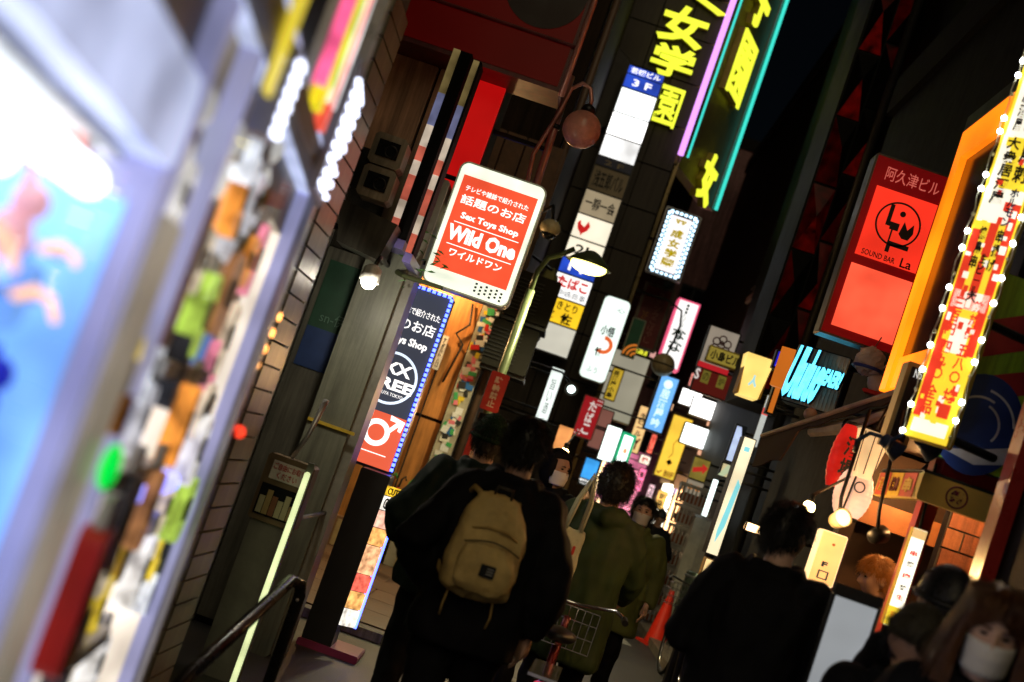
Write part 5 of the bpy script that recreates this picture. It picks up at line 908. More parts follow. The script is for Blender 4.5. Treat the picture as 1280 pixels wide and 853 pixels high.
bx = P(978, 372, 27); MB().box(bx.x - rfx - .5, 3.4 - rfx, bx.y - rfy - .4, bx.y + 1.4 - rfy, bx.z - .12, bx.z).build('balcony_slab', mat('balcony_edge', (.3, .27, .2), .6), rf); MB().box(bx.x - rfx - .45, 3.4 - rfx, bx.y - rfy - .3, bx.y + 1.4 - rfy, bx.z - 3.4, bx.z - .122).build('bay_wall', dk2, rf)
rb = MB().box(bx.x - rfx - .5, 3.4 - rfx, bx.y - rfy - .4, bx.y - rfy - .36, bx.z + .85, bx.z + .9).build('railing', mat('rail_cream', (.3, .27, .2), .5), rf)
for k in range(10): MB().box(bx.x - rfx - .48 + k * .11, bx.x - rfx - .455 + k * .11, bx.y - rfy - .39, bx.y - rfy - .37, bx.z, bx.z + .85).build('rail_bar', mat('rail_cream', (.3, .27, .2), .5), rb)
# E5
t_ = thing('wall_lamp', 'amber wall lamp washing the orange plywood wall', 'lamp', (-1.75, 16.6, 3.45)); MB().lathe([(.02, .12), (.06, .1), (.12, 0), (.115, 0), (.05, .09)], n=18).build('shade', DMETAL, t_, True); MB().ball((0, 0, .03), .045).build('bulb', emi('bulb_warm', (1, .62, .2), 60), t_, True); MB().tube([(0, 0, .12), (0, .2, .25), (0, .45, .25)], .015).build('arm', DMETAL, t_, True)
l_ = bpy.data.lights.new('wall_lamp_glow', 'POINT'); l_.energy = 80; l_.color = (1, .6, .25); l_.shadow_soft_size = .05; lo = bpy.data.objects.new('wall_lamp_glow', l_); COL.objects.link(lo); lo.parent = t_; lo.location = (0, -.05, -.08)
rg = random.Random(11)
fill = [(705, 610, 10, 30, 30, (1, .75, .4)), (722, 640, 16, 14, 33, (.9, .2, .1)), (748, 640, 14, 34, 34, (1, .85, .6)), (770, 600, 9, 26, 32, (1, .35, .1)), (786, 628, 12, 22, 36, (1, .3, .5)), (800, 600, 10, 30, 35, (1, .2, .45)), (806, 575, 14, 12, 33, (.95, .9, .8)), (812, 618, 8, 26, 38, (.9, .6, .7)), (826, 625, 13, 24, 34, (1, .62, .15)), (838, 618, 10, 18, 36, (.7, .6, .2)), (832, 640, 18, 10, 37, (1, .8, .5)), (848, 610, 8, 20, 33, (.4, .35, .9)), (815, 555, 8, 26, 34, (.9, .15, .1)), (790, 560, 10, 10, 35, (.3, .9, .5)), (836, 508, 12, 10, 36, (1, .55, .3)), (866, 475, 9, 18, 30, (.9, .3, .25)), (880, 590, 10, 14, 28, (1, .5, .2)), (892, 615, 8, 24, 27, (.95, .9, .7)), (776, 655, 16, 16, 40, (1, .6, .3)), (715, 575, 9, 14, 28, (1, .6, .25)), (742, 510, 8, 12, 27, (.5, .8, .9)), (804, 640, 10, 18, 42, (1, .75, .45)), (842, 575, 6, 26, 38, (.85, .4, .2)), (858, 592, 9, 9, 37, (.95, .95, .9))]
words = ['酒', '串', '焼肉', 'BAR', '麺', '寿司', '鍋', '2F', '珈琲', '薬', '炭火', '立飲', 'すし', '肉', '丼', '鳥', '餃子', 'KARAOKE', '湯', '花', '味', '道', '風', '屋']
cn = ['amber', 'tomato red', 'cream', 'orange', 'rose', 'magenta', 'off white', 'dusty pink', 'saffron', 'khaki', 'vanilla', 'indigo', 'crimson', 'mint', 'apricot', 'coral', 'rust', 'ivory', 'peach', 'honey', 'pale aqua', 'buttery', 'copper', 'chalk white']
for i, (x, y, wp_, hp_, Y, c) in enumerate(fill):
    dx, dy_ = wp_ / 2, hp_ / 2; cr_, sr = math.cos(_r), math.sin(_r)
    qd = [(x + a * dx * cr_ - b * dy_ * sr, y + a * dx * sr + b * dy_ * cr_) for a, b in ((-1, -1), (1, -1), (1, 1), (-1, 1))]
    xw = P(x, y, Y).x; S0 = sign('fill%d' % i, 'shop_sign', 'small %s shop sign far down the street' % cn[i], qd, Y, emi('lit_far_%d' % i, c, 1.3, .4, 3), t=.15, rim=.02, wall=(1.2 if Y > 29 else .5) if x < 812 else 3.4, group='small signs far down the street')
    put(S0, words[i], .5, .5, .6, .75 if hp_ > wp_ else .6, INK if i % 3 else REDINK, vert=hp_ > wp_ * 1.3, bold=.03)
for i, (x0, x1, y, z1, c) in enumerate(((1.3, 1.36, 30.0, 2.3, (1, .7, .35)), (1.3, 1.36, 33.2, 2.2, (1, .55, .25)), (1.3, 1.36, 36.5, 2.4, (1, .8, .55)), (3.24, 3.3, 27.0, 2.3, (1, .75, .4)), (3.24, 3.3, 30.5, 2.2, (1, .5, .2)), (3.24, 3.3, 34.2, 2.3, (.9, .85, .7)))):
    t_ = thing('shopfront', ('amber', 'orange', 'cream', 'yellowish', 'deep orange', 'pale')[i] + ' glowing shopfront along the far street', 'shopfront', (x0, y, 0), 0, 'shopfronts along the far street')
    MB().box(-.02, .08, 0, 2.6, 0, .5).build('stall_riser', dk, t_); 
    for k in range(4): MB().box(0, .06, .05 + k * .64, .65 + k * .64, .52, z1).build('pane', emi('lit_shop%d' % i, c, 5, .6, 3), t_)
    MB().box(-.1, .16, -.05, 2.65, z1 + .01, z1 + .35).build('fascia', mat('fascia_far%d' % i, (.2, .03 * i, .02), .5), t_)
t_ = thing('shopfront', 'pink glowing shopfront closing the end of the street', 'shopfront', (2.6, 46.8, 0))
for k in range(5): MB().box(-2 + k * .82, -1.25 + k * .82, 0, .15, .4, 2.6).build('pane', emi('lit_shop_pink', (1, .3, .45), 1.1, .6, 2), t_)
MB().box(-2.1, 2.15, -.1, .15, 2.62, 3.2).build('fascia', emi('lit_fascia_pink', (.8, .2, .35), .8, .5, 3), t_)
for x, y in ((-.92, 17.0), (-.95, 17.4)): MB().tube([(x - oox, y - ooy, 0), (x - oox, y - ooy, 10.5)], .045, 10).build('drain_pipe', mat('pipe_rust', (.1, .06, .04), .5), ob, True)
t_ = thing('globe_lamp', 'unlit cream globe lamp hanging from a hooked arm over the street', 'lamp', P(825, 468, 24.2)); MB().ball((0, 0, .17), .2, nu=24, nv=16).build('globe', mat('cream_globe', (.5, .4, .22), .3, 0, .3, 6), t_, True); MB().torus((0, 0, .17), .2, .012, 'z').build('band', DMETAL, t_, True)
MB().tube([(0, 0, .36), (.04, 0, .6), (.06, 0, .9), (0, 0, 1.15), (-.3, 0, 1.25), (P(780, 400, 24.2).x - t_.location.x - .5, 0, 1.2)], .02, 8).build('arm', DMETAL, t_, True)
# ================================================================ people
def fuse(mb, name, m, parent, vox, smooth=4, wr=0, wscale=9, seed=0):
    """closed overlapping forms melted into one continuous skin, with cloth folds"""
    o = mb.build('tmp', None); md = o.modifiers.new('r', 'REMESH'); md.mode = 'VOXEL'; md.voxel_size = vox
    ms_ = o.modifiers.new('s', 'SMOOTH'); ms_.iterations = smooth; ms_.factor = .5
    bpy.context.view_layer.update()
    me = bpy.data.meshes.new_from_object(o.evaluated_get(bpy.context.evaluated_depsgraph_get())); bpy.data.objects.remove(o)
    if wr:
        n = len(me.vertices); co = np.zeros(n * 3); me.vertices.foreach_get('co', co); nn = np.zeros(n * 3); me.vertices.foreach_get('normal', nn); co = co.reshape(-1, 3); nn = nn.reshape(-1, 3)
        for i in range(n):
            p = co[i]; v = noise.noise(Vector((p[0] * wscale + seed, p[1] * wscale, p[2] * wscale * .55))) + .5 * noise.noise(Vector((p[0] * wscale * 2.3, p[1] * wscale * 2.3 + seed, p[2] * wscale * 1.3)))
            co[i] += nn[i] * wr * (v if v > 0 else v * .75)
        me.vertices.foreach_set('co', co.ravel()); me.update()
    me.materials.clear(); return obj(name, me, m, parent, True)
def rings(mb, prof, n=18):                      # (z, cx, cy, rx, ry) lofted ellipses
    V = []; F = []; m = len(prof)
    for z, cx, cy, rx, ry in prof:
        for k in range(n):
            t = 2 * PI * k / n; c, s_ = math.cos(t), math.sin(t); e = .85
            V.append((cx + rx * math.copysign(abs(c) ** e, c), cy + ry * math.copysign(abs(s_) ** e, s_), z))
    for i in range(m - 1):
        for k in range(n): F.append((i * n + k, i * n + (k + 1) % n, (i + 1) * n + (k + 1) % n, (i + 1) * n + k))
    F += [tuple(range(n - 1, -1, -1)), tuple(range((m - 1) * n, m * n))]
    return mb.add(V, F)
def headfn(d, q):
    x, y, z = d                                 # +y is the face
    f = max(0, y); r = q.copy()
    if z < -.1: k = (-z - .1); r.x *= 1 - .32 * k; r.y *= 1 - .12 * k if y > 0 else 1 - .35 * k
    r.y *= .97 if y > 0 else 1.04
    def g(cx, cz, w_, h_): return math.exp(-((x - cx) / w_) ** 2 - ((z - cz) / h_) ** 2)
    if y > .2:
        r.y += .024 * g(0, -.22, .13, .16) + .012 * g(0, -.02, .1, .2)          # nose
        r.y -= .012 * (g(-.38, .06, .2, .12) + g(.38, .06, .2, .12))             # eye sockets
        r.y += .008 * (g(-.35, .24, .3, .08) + g(.35, .24, .3, .08))             # brow
        r.y += .008 * g(0, -.53, .26, .06) + .006 * g(0, -.62, .22, .05) - .005 * g(0, -.575, .3, .03)   # lips
        r.y += .012 * g(0, -.86, .25, .14)                                        # chin
    return r
SKIN = mat('skin', (.42, .24, .16), .5, 0, .12, 12); SKIN2 = mat('skin_pale', (.62, .39, .28), .5, 0, .12, 12)
HAIRB = mat('hair_black', (.008, .007, .006), .38, 0, .3, 30)
def limb(a, b, n=6): return [Vector(a).lerp(Vector(b), i / n) for i in range(n + 1)]
def person(label, x, y, yaw, h, coat, coat_len=.82, trousers=None, hair='short', hairm=HAIRB, wide=1.0, mask=None, headyaw=0, headtilt=0, arms='down', step=.0, skin=SKIN, vox=.012, hood=None, bag=False, hat=None, glasses=False, shoes=None, open_=False, strands=700, group=None, dy=0, inner=None):
    s_ = h / 1.75; r_ = thing('person', label, 'person', (x, y, 0), yaw, group); hd = Vector((0, .03, 1.635)); nb_ = Vector((0, 0, 1.45))
    trousers = trousers or mat('trousers_black', (.008, .008, .01), .8)
    # joints
    J = {}
    for sd in (-1, 1):
        sh = Vector((sd * .185 * wide, -.01, 1.41)); el = Vector((sd * (.25 * wide + .02), -.04, 1.13)); wr = Vector((sd * (.25 * wide + .01), .06, .9))
        if arms == 'pockets' or (arms == 'mixed' and sd < 0): el = Vector((sd * (.29 * wide + .02), -.09, 1.15)); wr = Vector((sd * .22 * wide, .1, .98))
        if arms == 'front' or (arms == 'onehand' and sd > 0): el = Vector((sd * .26 * wide, .0, 1.14)); wr = Vector((sd * .1, .24, 1.18))
        if arms == 'bars': el = Vector((sd * .27 * wide, .08, 1.16)); wr = Vector((sd * .24, .32, 1.03))
        f = step * sd; hip = Vector((sd * .09, 0, .92)); kn = Vector((sd * .1, .04 + f * .9, .5)); an = Vector((sd * .1, -.02 + f * (1.6 if f > 0 else 2.2), .09 + (.05 if f < 0 else 0)))
        J[sd] = (sh, el, wr, hip, kn, an)
    # skin body: one continuous surface
    mb = MB(); rh = Matrix.Translation(hd) @ Matrix.Rotation(headyaw, 4, 'Z') @ Matrix.Rotation(headtilt, 4, 'X')
    hm = MB().ball((0, 0, 0), .076, .096, .118, 40, 30, headfn)
    for sd in (-1, 1): hm.ball((sd * .078, -.01, -.005), .012, .024, .034, 10, 8)
    hm.xf(rh); mb.add(hm.v, hm.f); mb.tube([(0, -.012, 1.36), (0, -.005, 1.47), hd + Vector((0, -.025, -.03))], [.07, .056, .056], 14)
    rings(mb, [(.86, 0, 0, .13, .09), (.95, 0, 0, .165, .11), (1.08, 0, 0, .14, .095), (1.25, 0, 0, .165, .11), (1.38, 0, 0, .16 * wide, .09), (1.45, 0, 0, .08, .06)])
    for sd in (-1, 1):
        sh, el, wr, hip, kn, an = J[sd]
        mb.tube(limb(sh, el, 3) + limb(el, wr, 3)[1:], [.046, .042, .038, .034, .032, .028, .026], 12)
        dirn = (wr - el).normalized(); side = dirn.cross(Vector((sd, 0, 0))).normalized(); lat = Vector((sd, 0, 0)) * .0 + side
        palm = wr + dirn * .05; mb.tube([wr, palm, wr + dirn * .09], [.024, .032, .03], 10)
        for k in range(4):
            ba = wr + dirn * .085 + side * (.03 - k * .019); ln = (.065, .075, .07, .055)[k]; mb.tube([ba, ba + dirn * ln * .5 + Vector((-sd * .008, 0, 0)), ba + dirn * ln + Vector((-sd * .03, .0, -.002))], [.0095, .009, .007], 8)
        ba = wr + dirn * .03 + side * .03; mb.tube([ba, ba + dirn * .03 + side * .025, ba + dirn * .06 + side * .03], [.012, .01, .008], 8)
        mb.tube(limb(hip, kn, 3) + limb(kn, an, 3)[1:], [.085, .078, .065, .053, .052, .044, .036], 12); mb.tube([an, an + Vector((0, .06, -.05)), an + Vector((0, .16, -.06))], [.036, .035, .025], 10)
    mb.xf(Matrix.Scale(s_, 4)); fuse(mb, 'body', skin, r_, vox * .62 if arms in ('front', 'onehand', 'bars') or mask else vox, 2)
    # trousers, shoes
    mb = MB(); rings(mb, [(.8, 0, 0, .17, .12), (.9, 0, 0, .185, .13), (1.0, 0, 0, .17, .12)])
    for sd in (-1, 1):
        sh, el, wr, hip, kn, an = J[sd]; mb.tube(limb(hip, kn, 4) + limb(kn, an, 4)[1:], [.105, .1, .095, .088, .08, .078, .075, .072, .07], 14)
    mb.xf(Matrix.Scale(s_, 4)); fuse(mb, 'trousers', trousers, r_, .016, 4, .02, 10, x * 7)
    for sd in (-1, 1):
        an = J[sd][5]; mb = MB(); mb.tube([an + Vector((0, -.06, -.04)), an + Vector((0, .0, -.035)), an + Vector((0, .1, -.05)), an + Vector((0, .19, -.062))], [.036, .046, .042, .028], 12); mb.tube([an + Vector((0, 0, .03)), an + Vector((0, .0, -.04))], .045, 10)
        mb.xf(Matrix.Scale(s_, 4)); fuse(mb, 'shoe', shoes or BLACK, r_, .012, 3)
    # coat
    mb = MB(); hem = coat_len; W_ = wide; D_ = .5 + .5 * wide
    pr = [(hem, 0, -.005, .235 * W_, .165 * D_), (hem + .06, 0, -.005, .24 * W_, .17 * D_)]
    for z, rx, ry in ((.95, .225, .16), (1.08, .205, .15), (1.22, .215, .152), (1.34, .222, .145), (1.41, .19, .12), (1.46, .12, .095), (1.5, .085, .082)):
        if z > hem + .08: pr.append((z, 0, -.008, rx * (W_ if z < 1.4 else .6 + .4 * W_), ry * D_))
    rings(mb, pr)
    for sd in (-1, 1):
        sh, el, wr, *_ = J[sd]; sh2 = sh + Vector((-sd * .02, 0, .0)); k = .6 + .4 * W_
        mb.tube(limb(sh2, el, 4) + limb(el, wr + (wr - el).normalized() * -.01, 4)[1:], [q * k for q in (.085, .085, .082, .08, .078, .074, .07, .066, .062)], 14); mb.ball(sh2, .088 * k)
    if hood == 'down':
        mb.tube([(-.11, .03, 1.49), (-.09, -.07, 1.47), (0, -.115, 1.45), (.09, -.07, 1.47), (.11, .03, 1.49)], [.03, .05, .062, .05, .03], 12)
    else: mb.tube([(-.09, .05, 1.5), (-.085, -.05, 1.5), (0, -.09, 1.5), (.085, -.05, 1.5), (.09, .05, 1.5)], .026, 10)
    mb.xf(Matrix.Scale(s_, 4)); fuse(mb, 'coat', coat, r_, vox * 1.1, 4, .03, 7.5, y * 5)
    if inner: MB().ball(Vector((0, .105, 1.36)) * s_, .05, .05, .1).build('inner_shirt', inner, r_, True)
    # hair: cap, then strands
    hb = MB(); sd_ = x * 10 + y; rnd = random.Random(int(sd_ * 100))
    if hood == 'up':
        def hf(d, q): return q * (1.0 if d.y < .35 or abs(d.x) > .75 or d.z > .7 else .72)
        ho = MB().ball((0, -.012, 0), .112, .128, .15, 26, 20, hf).xf(rh); ho.xf(Matrix.Scale(s_, 4)); ho.build('hood', coat, r_, True)
    def line(d):                                # is this direction under hair?
        fr = .38 if hair != 'bob' else .5
        return d.z > (fr + .12 * abs(d.x) * -1 if d.y > .35 else -.25 - .45 * max(0, -d.y) if abs(d.x) < .9 or d.y < -.1 else .1)
    def hf(d, q):
        k = 1.09 if line(d) else .9
        if hair == 'curly': k *= 1.16 if line(d) else 1; k *= 1 + .08 * noise.noise(d * 6 + Vector((sd_, 0, 0)))
        else: k *= 1 + .03 * noise.noise(d * 5 + Vector((sd_, 0, 0)))
        return Vector((q.x * k, q.y * k, q.z * k))
    if hair and hood != 'up':
        hb.ball((0, -.004, .004), .079, .099, .12, 36, 26, hf)
        for k in range(int(strands * 2.6)):
            for _ in range(20):
                d = Vector((rnd.gauss(0, 1), rnd.gauss(0, 1), rnd.gauss(0, 1))).normalized()
                if line(d): break
            p = Vector((d.x * .082, d.y * .102 - .004, d.z * .124)); ext_ = 1.15 if hair == 'curly' else 1.03; p *= ext_
            dn = Vector((0, 0, -1)); tg = (dn - d * dn.dot(d)); tg = tg.normalized() if tg.length > .1 else Vector((rnd.gauss(0, 1), rnd.gauss(0, 1), 0)).normalized()
            sw = Vector((rnd.gauss(0, .5), rnd.gauss(0, .5), rnd.gauss(0, .3)))
            if hair == 'short': ln, ou, seg = rnd.uniform(.025, .05), .35, 3
            elif hair == 'curly': ln, ou, seg = rnd.uniform(.03, .06), .5, 3
            elif hair == 'bob': ln, ou, seg = (rnd.uniform(.06, .12) if d.y < .25 else rnd.uniform(.015, .03)), .12, 4
            else: ln, ou, seg = rnd.uniform(.25, .42), .05, 8
            wd = rnd.uniform(.0007, .0016); pts = [p]; q = p.copy()
            for j in range(seg):
                stp = ln / seg; v = (tg + d * ou + sw * (.5 if hair != 'long' else .12)).normalized() if j == 0 or hair != 'long' else (Vector((0, -.06, -1)) + sw * .1 + Vector((d.x, d.y, 0)) * (.3 if q.z > -.08 else .05)).normalized()
                if hair == 'curly': v = (v + Vector((rnd.gauss(0, .7), rnd.gauss(0, .7), rnd.gauss(0, .7)))).normalized()
                if hair == 'long':
                    q2 = q + v * stp; rxy = math.hypot(q2.x / .1, q2.y / .115)
                    if rxy < 1 and q2.z > -.2: q2.x /= max(rxy, .3); q2.y /= max(rxy, .3)
                    if q2.y > -.01 and q2.z < .06: q2.x = math.copysign(max(abs(q2.x), .074 + .012 * rnd.random()), d.x); q2.y = min(q2.y, .075)
                    q = q2
                else: q = q + v * stp
                pts.append(q.copy())
            hb.tube(pts, [wd] + [wd * (1.2 if hair == 'long' else .9)] * (len(pts) - 2) + [.0006], 3, False)
        hb.xf(rh); hb.xf(Matrix.Scale(s_, 4)); hb.build('hair', hairm, r_, True)
    if hat:
        kind, hmat = hat
        def hf2(d, q): return q * (1.1 if d.z > -.02 + .1 * d.y else .82)
        ht = MB().ball((0, -.004, .008), .084, .103, .126, 30, 22, hf2); 
        if kind == 'cap': ht.tube([(0, .09, .045), (0, .15, .035), (0, .175, .025)], [.06, .058, .04], 12)
        ht.xf(rh); ht.xf(Matrix.Scale(s_, 4)); ht.build('hat', hmat, r_, True)
        bd = MB(); bd.tube([(.092 * math.cos(t), .112 * math.sin(t) - .004, .012 + .012 * math.sin(t)) for t in [i * 2 * PI / 24 for i in range(25)]], .012 if kind == 'knit' else .005, 8, False); bd.xf(rh); bd.xf(Matrix.Scale(s_, 4)); bd.build('hat_band', hmat, r_, True)
    ey = MB()
    for sd in (-1, 1):
        e1 = MB().ball((sd * .03, .0815, .009), .0125, .006, .0055, 12, 8).xf(rh).xf(Matrix.Scale(s_, 4)); e1.build('eye', mat('eye_dark', (.012, .008, .006), .15), r_, True)
        e2 = MB().tube([(sd * .014, .094, .026), (sd * .03, .0935, .031), (sd * .047, .085, .027)], [.0028, .0036, .0015], 6).xf(rh).xf(Matrix.Scale(s_, 4)); e2.build('eyebrow', hairm, r_, True)
    if mask:
        V = []; F = []; nx, nz = 14, 8
        for j in range(nz + 1):
            for i in range(nx + 1):
                u = i / nx * 2 - 1; v = j / nz; z = -.012 - v * .098; a = u * 1.25; pro = .022 * (1 - u * u) * (1 - abs(v - .35)) 
                V.append((.078 * math.sin(a) * (1 - .12 * v), .096 * math.cos(a) * (1 - .05 * v) + pro - .004 + .0015 * math.sin(v * 18), z))
        for j in range(nz):
            for i in range(nx): k = j * (nx + 1) + i; F.append((k, k + nx + 1, k + nx + 2, k + 1))
        mk = MB().add(V, F).xf(rh).xf(Matrix.Scale(s_, 4)).build('mask', mask, r_, True); mo = mk.modifiers.new('s', 'SOLIDIFY'); mo.thickness = .002
        for sd in (-1, 1): MB().tube([(sd * .072, .03, -.03), (sd * .084, -.012, .012)], .0015, 5).xf(rh).xf(Matrix.Scale(s_, 4)).build('mask_loop', mask, r_)
    if glasses:
        for sd in (-1, 1): MB().torus((sd * .033, .102, .008), .02, .002, 'y').xf(rh).xf(Matrix.Scale(s_, 4)).build('glasses_rim', BLACK, r_); MB().tube([(sd * .053, .1, .01), (sd * .085, .0, .01)], .0018, 5).xf(rh).xf(Matrix.Scale(s_, 4)).build('glasses_arm', BLACK, r_)
    return r_
cblack = mat('coat_black', (.006, .006, .0075), .75, 0, .3, 5); cnavy = mat('coat_navy', (.008, .011, .013), .7, 0, .3, 5); cgreen = mat('parka_green', (.018, .034, .007), .75, 0, .3, 5); colive = mat('parka_olive', (.1, .12, .028), .75, 0, .25, 5)
maskw = mat('mask_white', (.72, .7, .66), .7, 0, .05)
def at(x, y, Y): q = P(x, y, Y); return q.x, Y
bpx, bpy_ = at(660, 555, 6.0)
person('man in black jacket seen from behind wearing tan backpack', bpx, bpy_, rad(4), 1.78, cblack, .78, wide=1.02, arms='mixed', step=.07, headyaw=rad(-18), strands=900)
person('man in dark green black jacket walking left of the backpack wearer', *at(612, 549, 7.4), rad(4), 1.77, mat('coat_darkteal', (.008, .016, .013), .7), .8, wide=1.02, arms='pockets', hat=('knit', mat('beanie_green', (.01, .025, .012), .85)), step=.05)
gx, gy = at(768, 612, 8.2)
person('curly haired person in dark green parka seen from behind', gx, gy, rad(-3), 1.76, cgreen, .62, wide=1.0, hair='curly', hood='down', arms='bars', step=.05, strands=1100)
person('woman in olive parka and white mask walking toward the camera', *at(803, 645, 11.5), rad(172), 1.66, colive, .62, wide=1.05, hair='bob', mask=maskw, arms='onehand', skin=SKIN2, step=.06, vox=.011, inner=INK)
person('hunched person in black jacket and cap beyond the olive parka', *at(822, 656, 19.5), rad(174), 1.62, cblack, .8, hat=('knit', BLACK), arms='front', step=.04, hair=None)
person('hooded walker in dark coat with white mask, face turned aside', *at(697, 592, 10.2), rad(150), 1.76, cblack, .7, hood='up', mask=maskw, headyaw=rad(75), arms='pockets', wide=1.1)
person('small distant pedestrian with dark hair behind the hooded walker', *at(732, 624, 17), rad(180), 1.6, cblack, .75, arms='down', strands=300)
person('broad man in long black coat and glasses, seen from behind', *at(984, 667, 5.8), rad(-8), 1.80, cblack, .6, wide=1.0, headyaw=rad(-38), arms='front', glasses=True, hair='short', strands=900, skin=SKIN2)
person('woman with long brown hair and white mask facing the street', *at(1236, 806, 4.0), rad(160), 1.70, cblack, .7, hair='long', hairm=mat('hair_brown', (.09, .035, .012), .35, 0, .4, 30), mask=maskw, headtilt=rad(-12), headyaw=rad(8), skin=SKIN2, strands=1400, vox=.01)
person('person in black knit hat standing behind masked woman', *at(1187, 748, 4.9), rad(20), 1.73, cblack, .75, hat=('knit', BLACK), hair='short', arms='pockets', strands=300)
person('person in dark peaked cap between menu stand and masked woman', *at(1146, 800, 4.5), rad(150), 1.58, cblack, .75, hat=('cap', mat('cap_olive', (.03, .025, .012), .7)), hair='short', headyaw=rad(50), headtilt=rad(-15), arms='pockets', strands=300)
person('young man with reddish blond hair working in the stall', *at(1098, 733, 8.35), rad(108), 1.76, mat('hoodie_grey', (.3, .27, .22), .8), .85, hair='short', hairm=mat('hair_blond', (.45, .2, .05), .4, 0, .4, 30), hood='down', headtilt=rad(-10), headyaw=rad(-6), arms='front', skin=SKIN2, strands=1200, vox=.01, inner=mat('apron_black', (.01, .01, .01), .7))
# backpack
bag = thing('backpack', 'worn tan backpack with front pocket and dark patch, on man', 'backpack', (bpx - .03, bpy_ - .155, 1.02), rad(14)); bag.scale = (.79, .8, .82); bm = mat('backpack_tan', (.56, .4, .14), .7, 0, .25, 6, .15, 60); mb = MB()
rings(mb, [(0, 0, -.04, .13, .06), (.04, 0, -.06, .19, .1), (.15, 0, -.075, .2, .12), (.3, 0, -.065, .19, .11), (.42, 0, -.04, .165, .085), (.5, 0, -.02, .12, .05), (.53, 0, -.01, .07, .025)]); fuse(mb, 'main_compartment', bm, bag, .011, 5, .014, 13, 3)
mb = MB(); rings(mb, [(.04, 0, -.15, .11, .035), (.08, 0, -.165, .15, .045), (.18, 0, -.17, .155, .05), (.27, 0, -.155, .13, .035), (.3, 0, -.14, .09, .02)]); fuse(mb, 'front_pocket', bm, bag, .01, 4, .012, 14, 9)
MB().tube([(-.15 + .3 * k / 10, -.185 - .02 * math.sin(PI * k / 10), .265 + .035 * math.sin(PI * k / 10)) for k in range(11)], .004, 6).build('zip', mat('zip_dark', (.03, .025, .015), .5), bag, True)
MB().tube([(-.05, -.03, .5), (-.04, -.05, .56), (.04, -.05, .56), (.05, -.03, .5)], .009, 8).build('handle', mat('zip_dark', (.03, .025, .015), .5), bag, True)
MB().box(-.035, .045, -.226, -.2, .13, .19, .004).build('patch', mat('patch_dark', (.02, .022, .025), .6), bag)
for k in range(3): MB().box(.0, .035, -.2285, -.2262, .145 + k * .013, .151 + k * .013).build('patch_stroke', mat('patch_thread', (.25, .25, .24), .6), bag)
for sd in (-1, 1): MB().tube([(sd * .1, .0, .5), (sd * .13, .08, .52), (sd * .15, .2, .42), (sd * .16, .22, .25), (sd * .17, .08, .08), (sd * .16, -.02, .06)], .016, 8).build('strap', mat('strap_tan', (.36, .24, .07), .7), bag, True); MB().tube([(sd * .12, -.07, .03), (sd * .13, -.09, -.06), (sd * .125, -.08, -.12)], .006, 6).build('strap_tail', mat('strap_tan', (.36, .24, .07), .7), bag, True)
MB().tube([(-.13, -.13, .33), (-.05, -.165, .36), (.06, -.165, .36), (.13, -.13, .33)], .007, 6).build('seam', mat('strap_tan', (.36, .24, .07), .7), bag, True)
# tote bag
tq = P(706, 690, 8.0); tote = thing('tote_bag', 'cream canvas tote bag with faint print on the green parka shoulder', 'bag', (tq.x, 7.98, tq.z - .2), rad(12)); tote.scale = (.75, .8, 1); cv = mat('canvas', (.5, .5, .36), .75, 0, .15, 8, .2, 80); mb = MB()
rings(mb, [(0, 0, 0, .1, .04), (.05, 0, 0, .115, .055), (.25, 0, 0, .11, .045), (.34, 0, 0, .105, .02)]); fuse(mb, 'body', cv, tote, .011, 4, .01, 14, 4)
for yy in (-.03, .03): MB().tube([(-.06, yy, .33), (-.03, yy, .5), (.03, yy, .66), (.07, yy, .5), (.06, yy, .33)], .014, 8).build('handle', cv, tote, True)
for k in range(3): MB().box(-.05 + k * .04, -.03 + k * .04, -.062, -.054, .1 + .05 * k, .15 + .05 * k, .005).build('print', (mat('print_red', (.4, .05, .03), .6), mat('print_green', (.08, .2, .06), .6), REDINK)[k], tote)
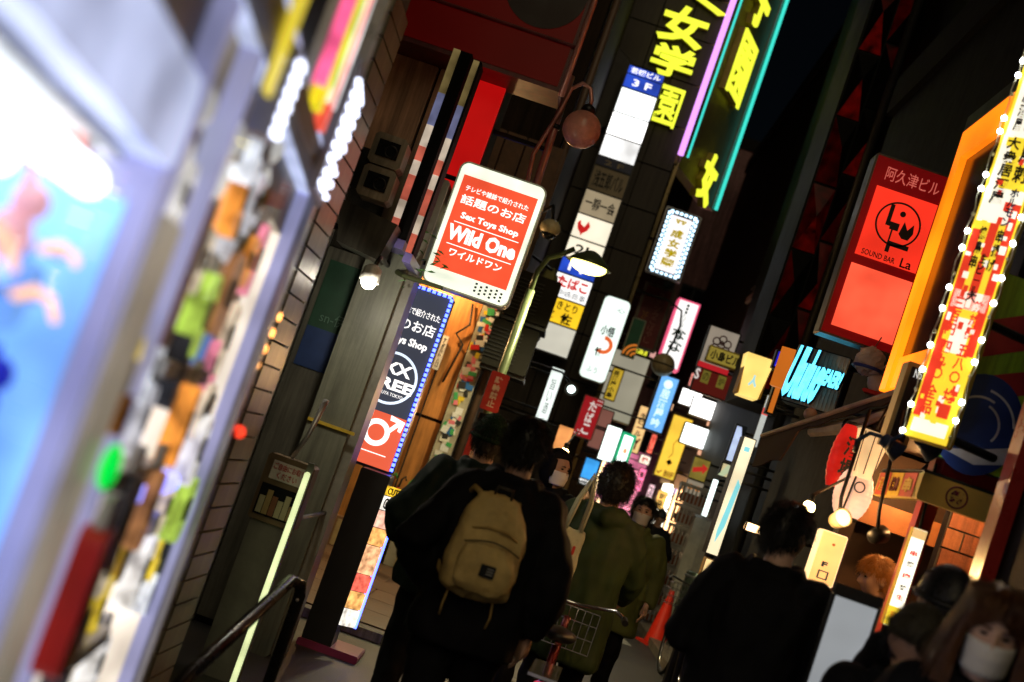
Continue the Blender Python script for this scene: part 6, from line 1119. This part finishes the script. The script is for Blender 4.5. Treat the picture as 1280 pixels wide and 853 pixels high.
# bicycles
def bicycle(label, x, y, yaw, frame_c):
    b = thing('bicycle', label, 'bicycle', (x, y, 0), yaw, 'bicycles'); fm_ = mat('bike_paint_%s' % label[:4], frame_c, .3, .3); R_ = .33; tyre = mat('tyre', (.012, .012, .012), .7); chrome = mat('chrome', (.65, .65, .67), .15, .95)
    for yy in (-.52, .52):
        wh = MB().torus((0, yy, R_), R_ - .02, .019, 'x', 40, 8).build('wheel', tyre, b, True); MB().torus((0, yy, R_), R_ - .045, .009, 'x', 40, 6).build('rim', chrome, wh, True); MB().tube([(-.04, yy, R_), (.04, yy, R_)], .018).build('hub', chrome, wh)
        for k in range(14): a = k * 2 * PI / 14; MB().tube([(0, yy, R_), (0, yy + .28 * math.cos(a), R_ + .28 * math.sin(a))], .0015, 4).build('spoke', chrome, wh)
        MB().tube([(0, yy + .355 * math.cos(t), R_ + .355 * math.sin(t)) for t in [rad(20 + i * 14) for i in range(11)]], .022, 6).build('mudguard', chrome, b, True)
    for p, q, r_ in (((0, -.1, .28), (0, -.22, .8), .018), ((0, -.1, .28), (0, .4, .72), .02), ((0, -.2, .68), (0, .38, .8), .018), ((0, -.1, .28), (0, -.52, R_), .012), ((0, -.2, .68), (0, -.52, R_), .01), ((0, .36, .9), (0, .42, .6), .02), ((0, .42, .6), (0, .52, R_), .016)): MB().tube([p, q], r_, 10).build('frame_tube', fm_, b, True)
    MB().tube([(-.29, .2, 1.0), (-.24, .3, 1.02), (-.05, .36, .98), (.05, .36, .98), (.24, .3, 1.02), (.29, .2, 1.0)], .012, 8).build('handlebar', chrome, b, True)
    for sd in (-1, 1): MB().tube([(sd * .29, .2, 1.0), (sd * .3, .1, .99)], .018).build('grip', BLACK, b); MB().box(sd * .03 - .05, sd * .03 + .05, -.14, -.06, .14 + sd * .1, .16 + sd * .1).build('pedal', BLACK, b)
    MB().ball((0, -.26, .86), .09, .14, .04, fn=lambda d, q: Vector((q.x * (1 if d.y < 0 else 1 - .7 * d.y), q.y, q.z))).build('saddle', BLACK, b, True); MB().box(-.07, .07, -.85, -.3, .7, .715).build('rack', chrome, b); rf_ = MB().box(-.03, .03, -.87, -.85, .62, .69, .01).build('tail_reflector', emi('reflector_red', (.9, .08, .15), .5), b)  # tail reflector given a red glow in place of returned light
    bk = MB()
    for k in range(9): a = -.17 + k * .0425; bk.tube([(a, .5, .72), (a, .48, .95)], .003, 4).tube([(a, .78, .74), (a, .82, .95)], .003, 4)
    for z in (.72, .8, .88, .95): bk.tube([(-.17, .5, z), (.17, .5, z), (.17, .8, z), (-.17, .8, z), (-.17, .5, z)], .004, 4)
    o = bk.build('basket', chrome, b); o['kind'] = 'stuff'; MB().ball((0, -.1, .28), .03).build('crank', chrome, b); return b
bicycle('dark red bicycle being pushed between backpack wearer and green parka', P(700, 800, 7.3).x, 7.45, rad(-4), (.2, .01, .015)); bicycle('black bicycle parked beside the black shop front', 1.98, 14.6, rad(6), (.01, .01, .01))
# E6
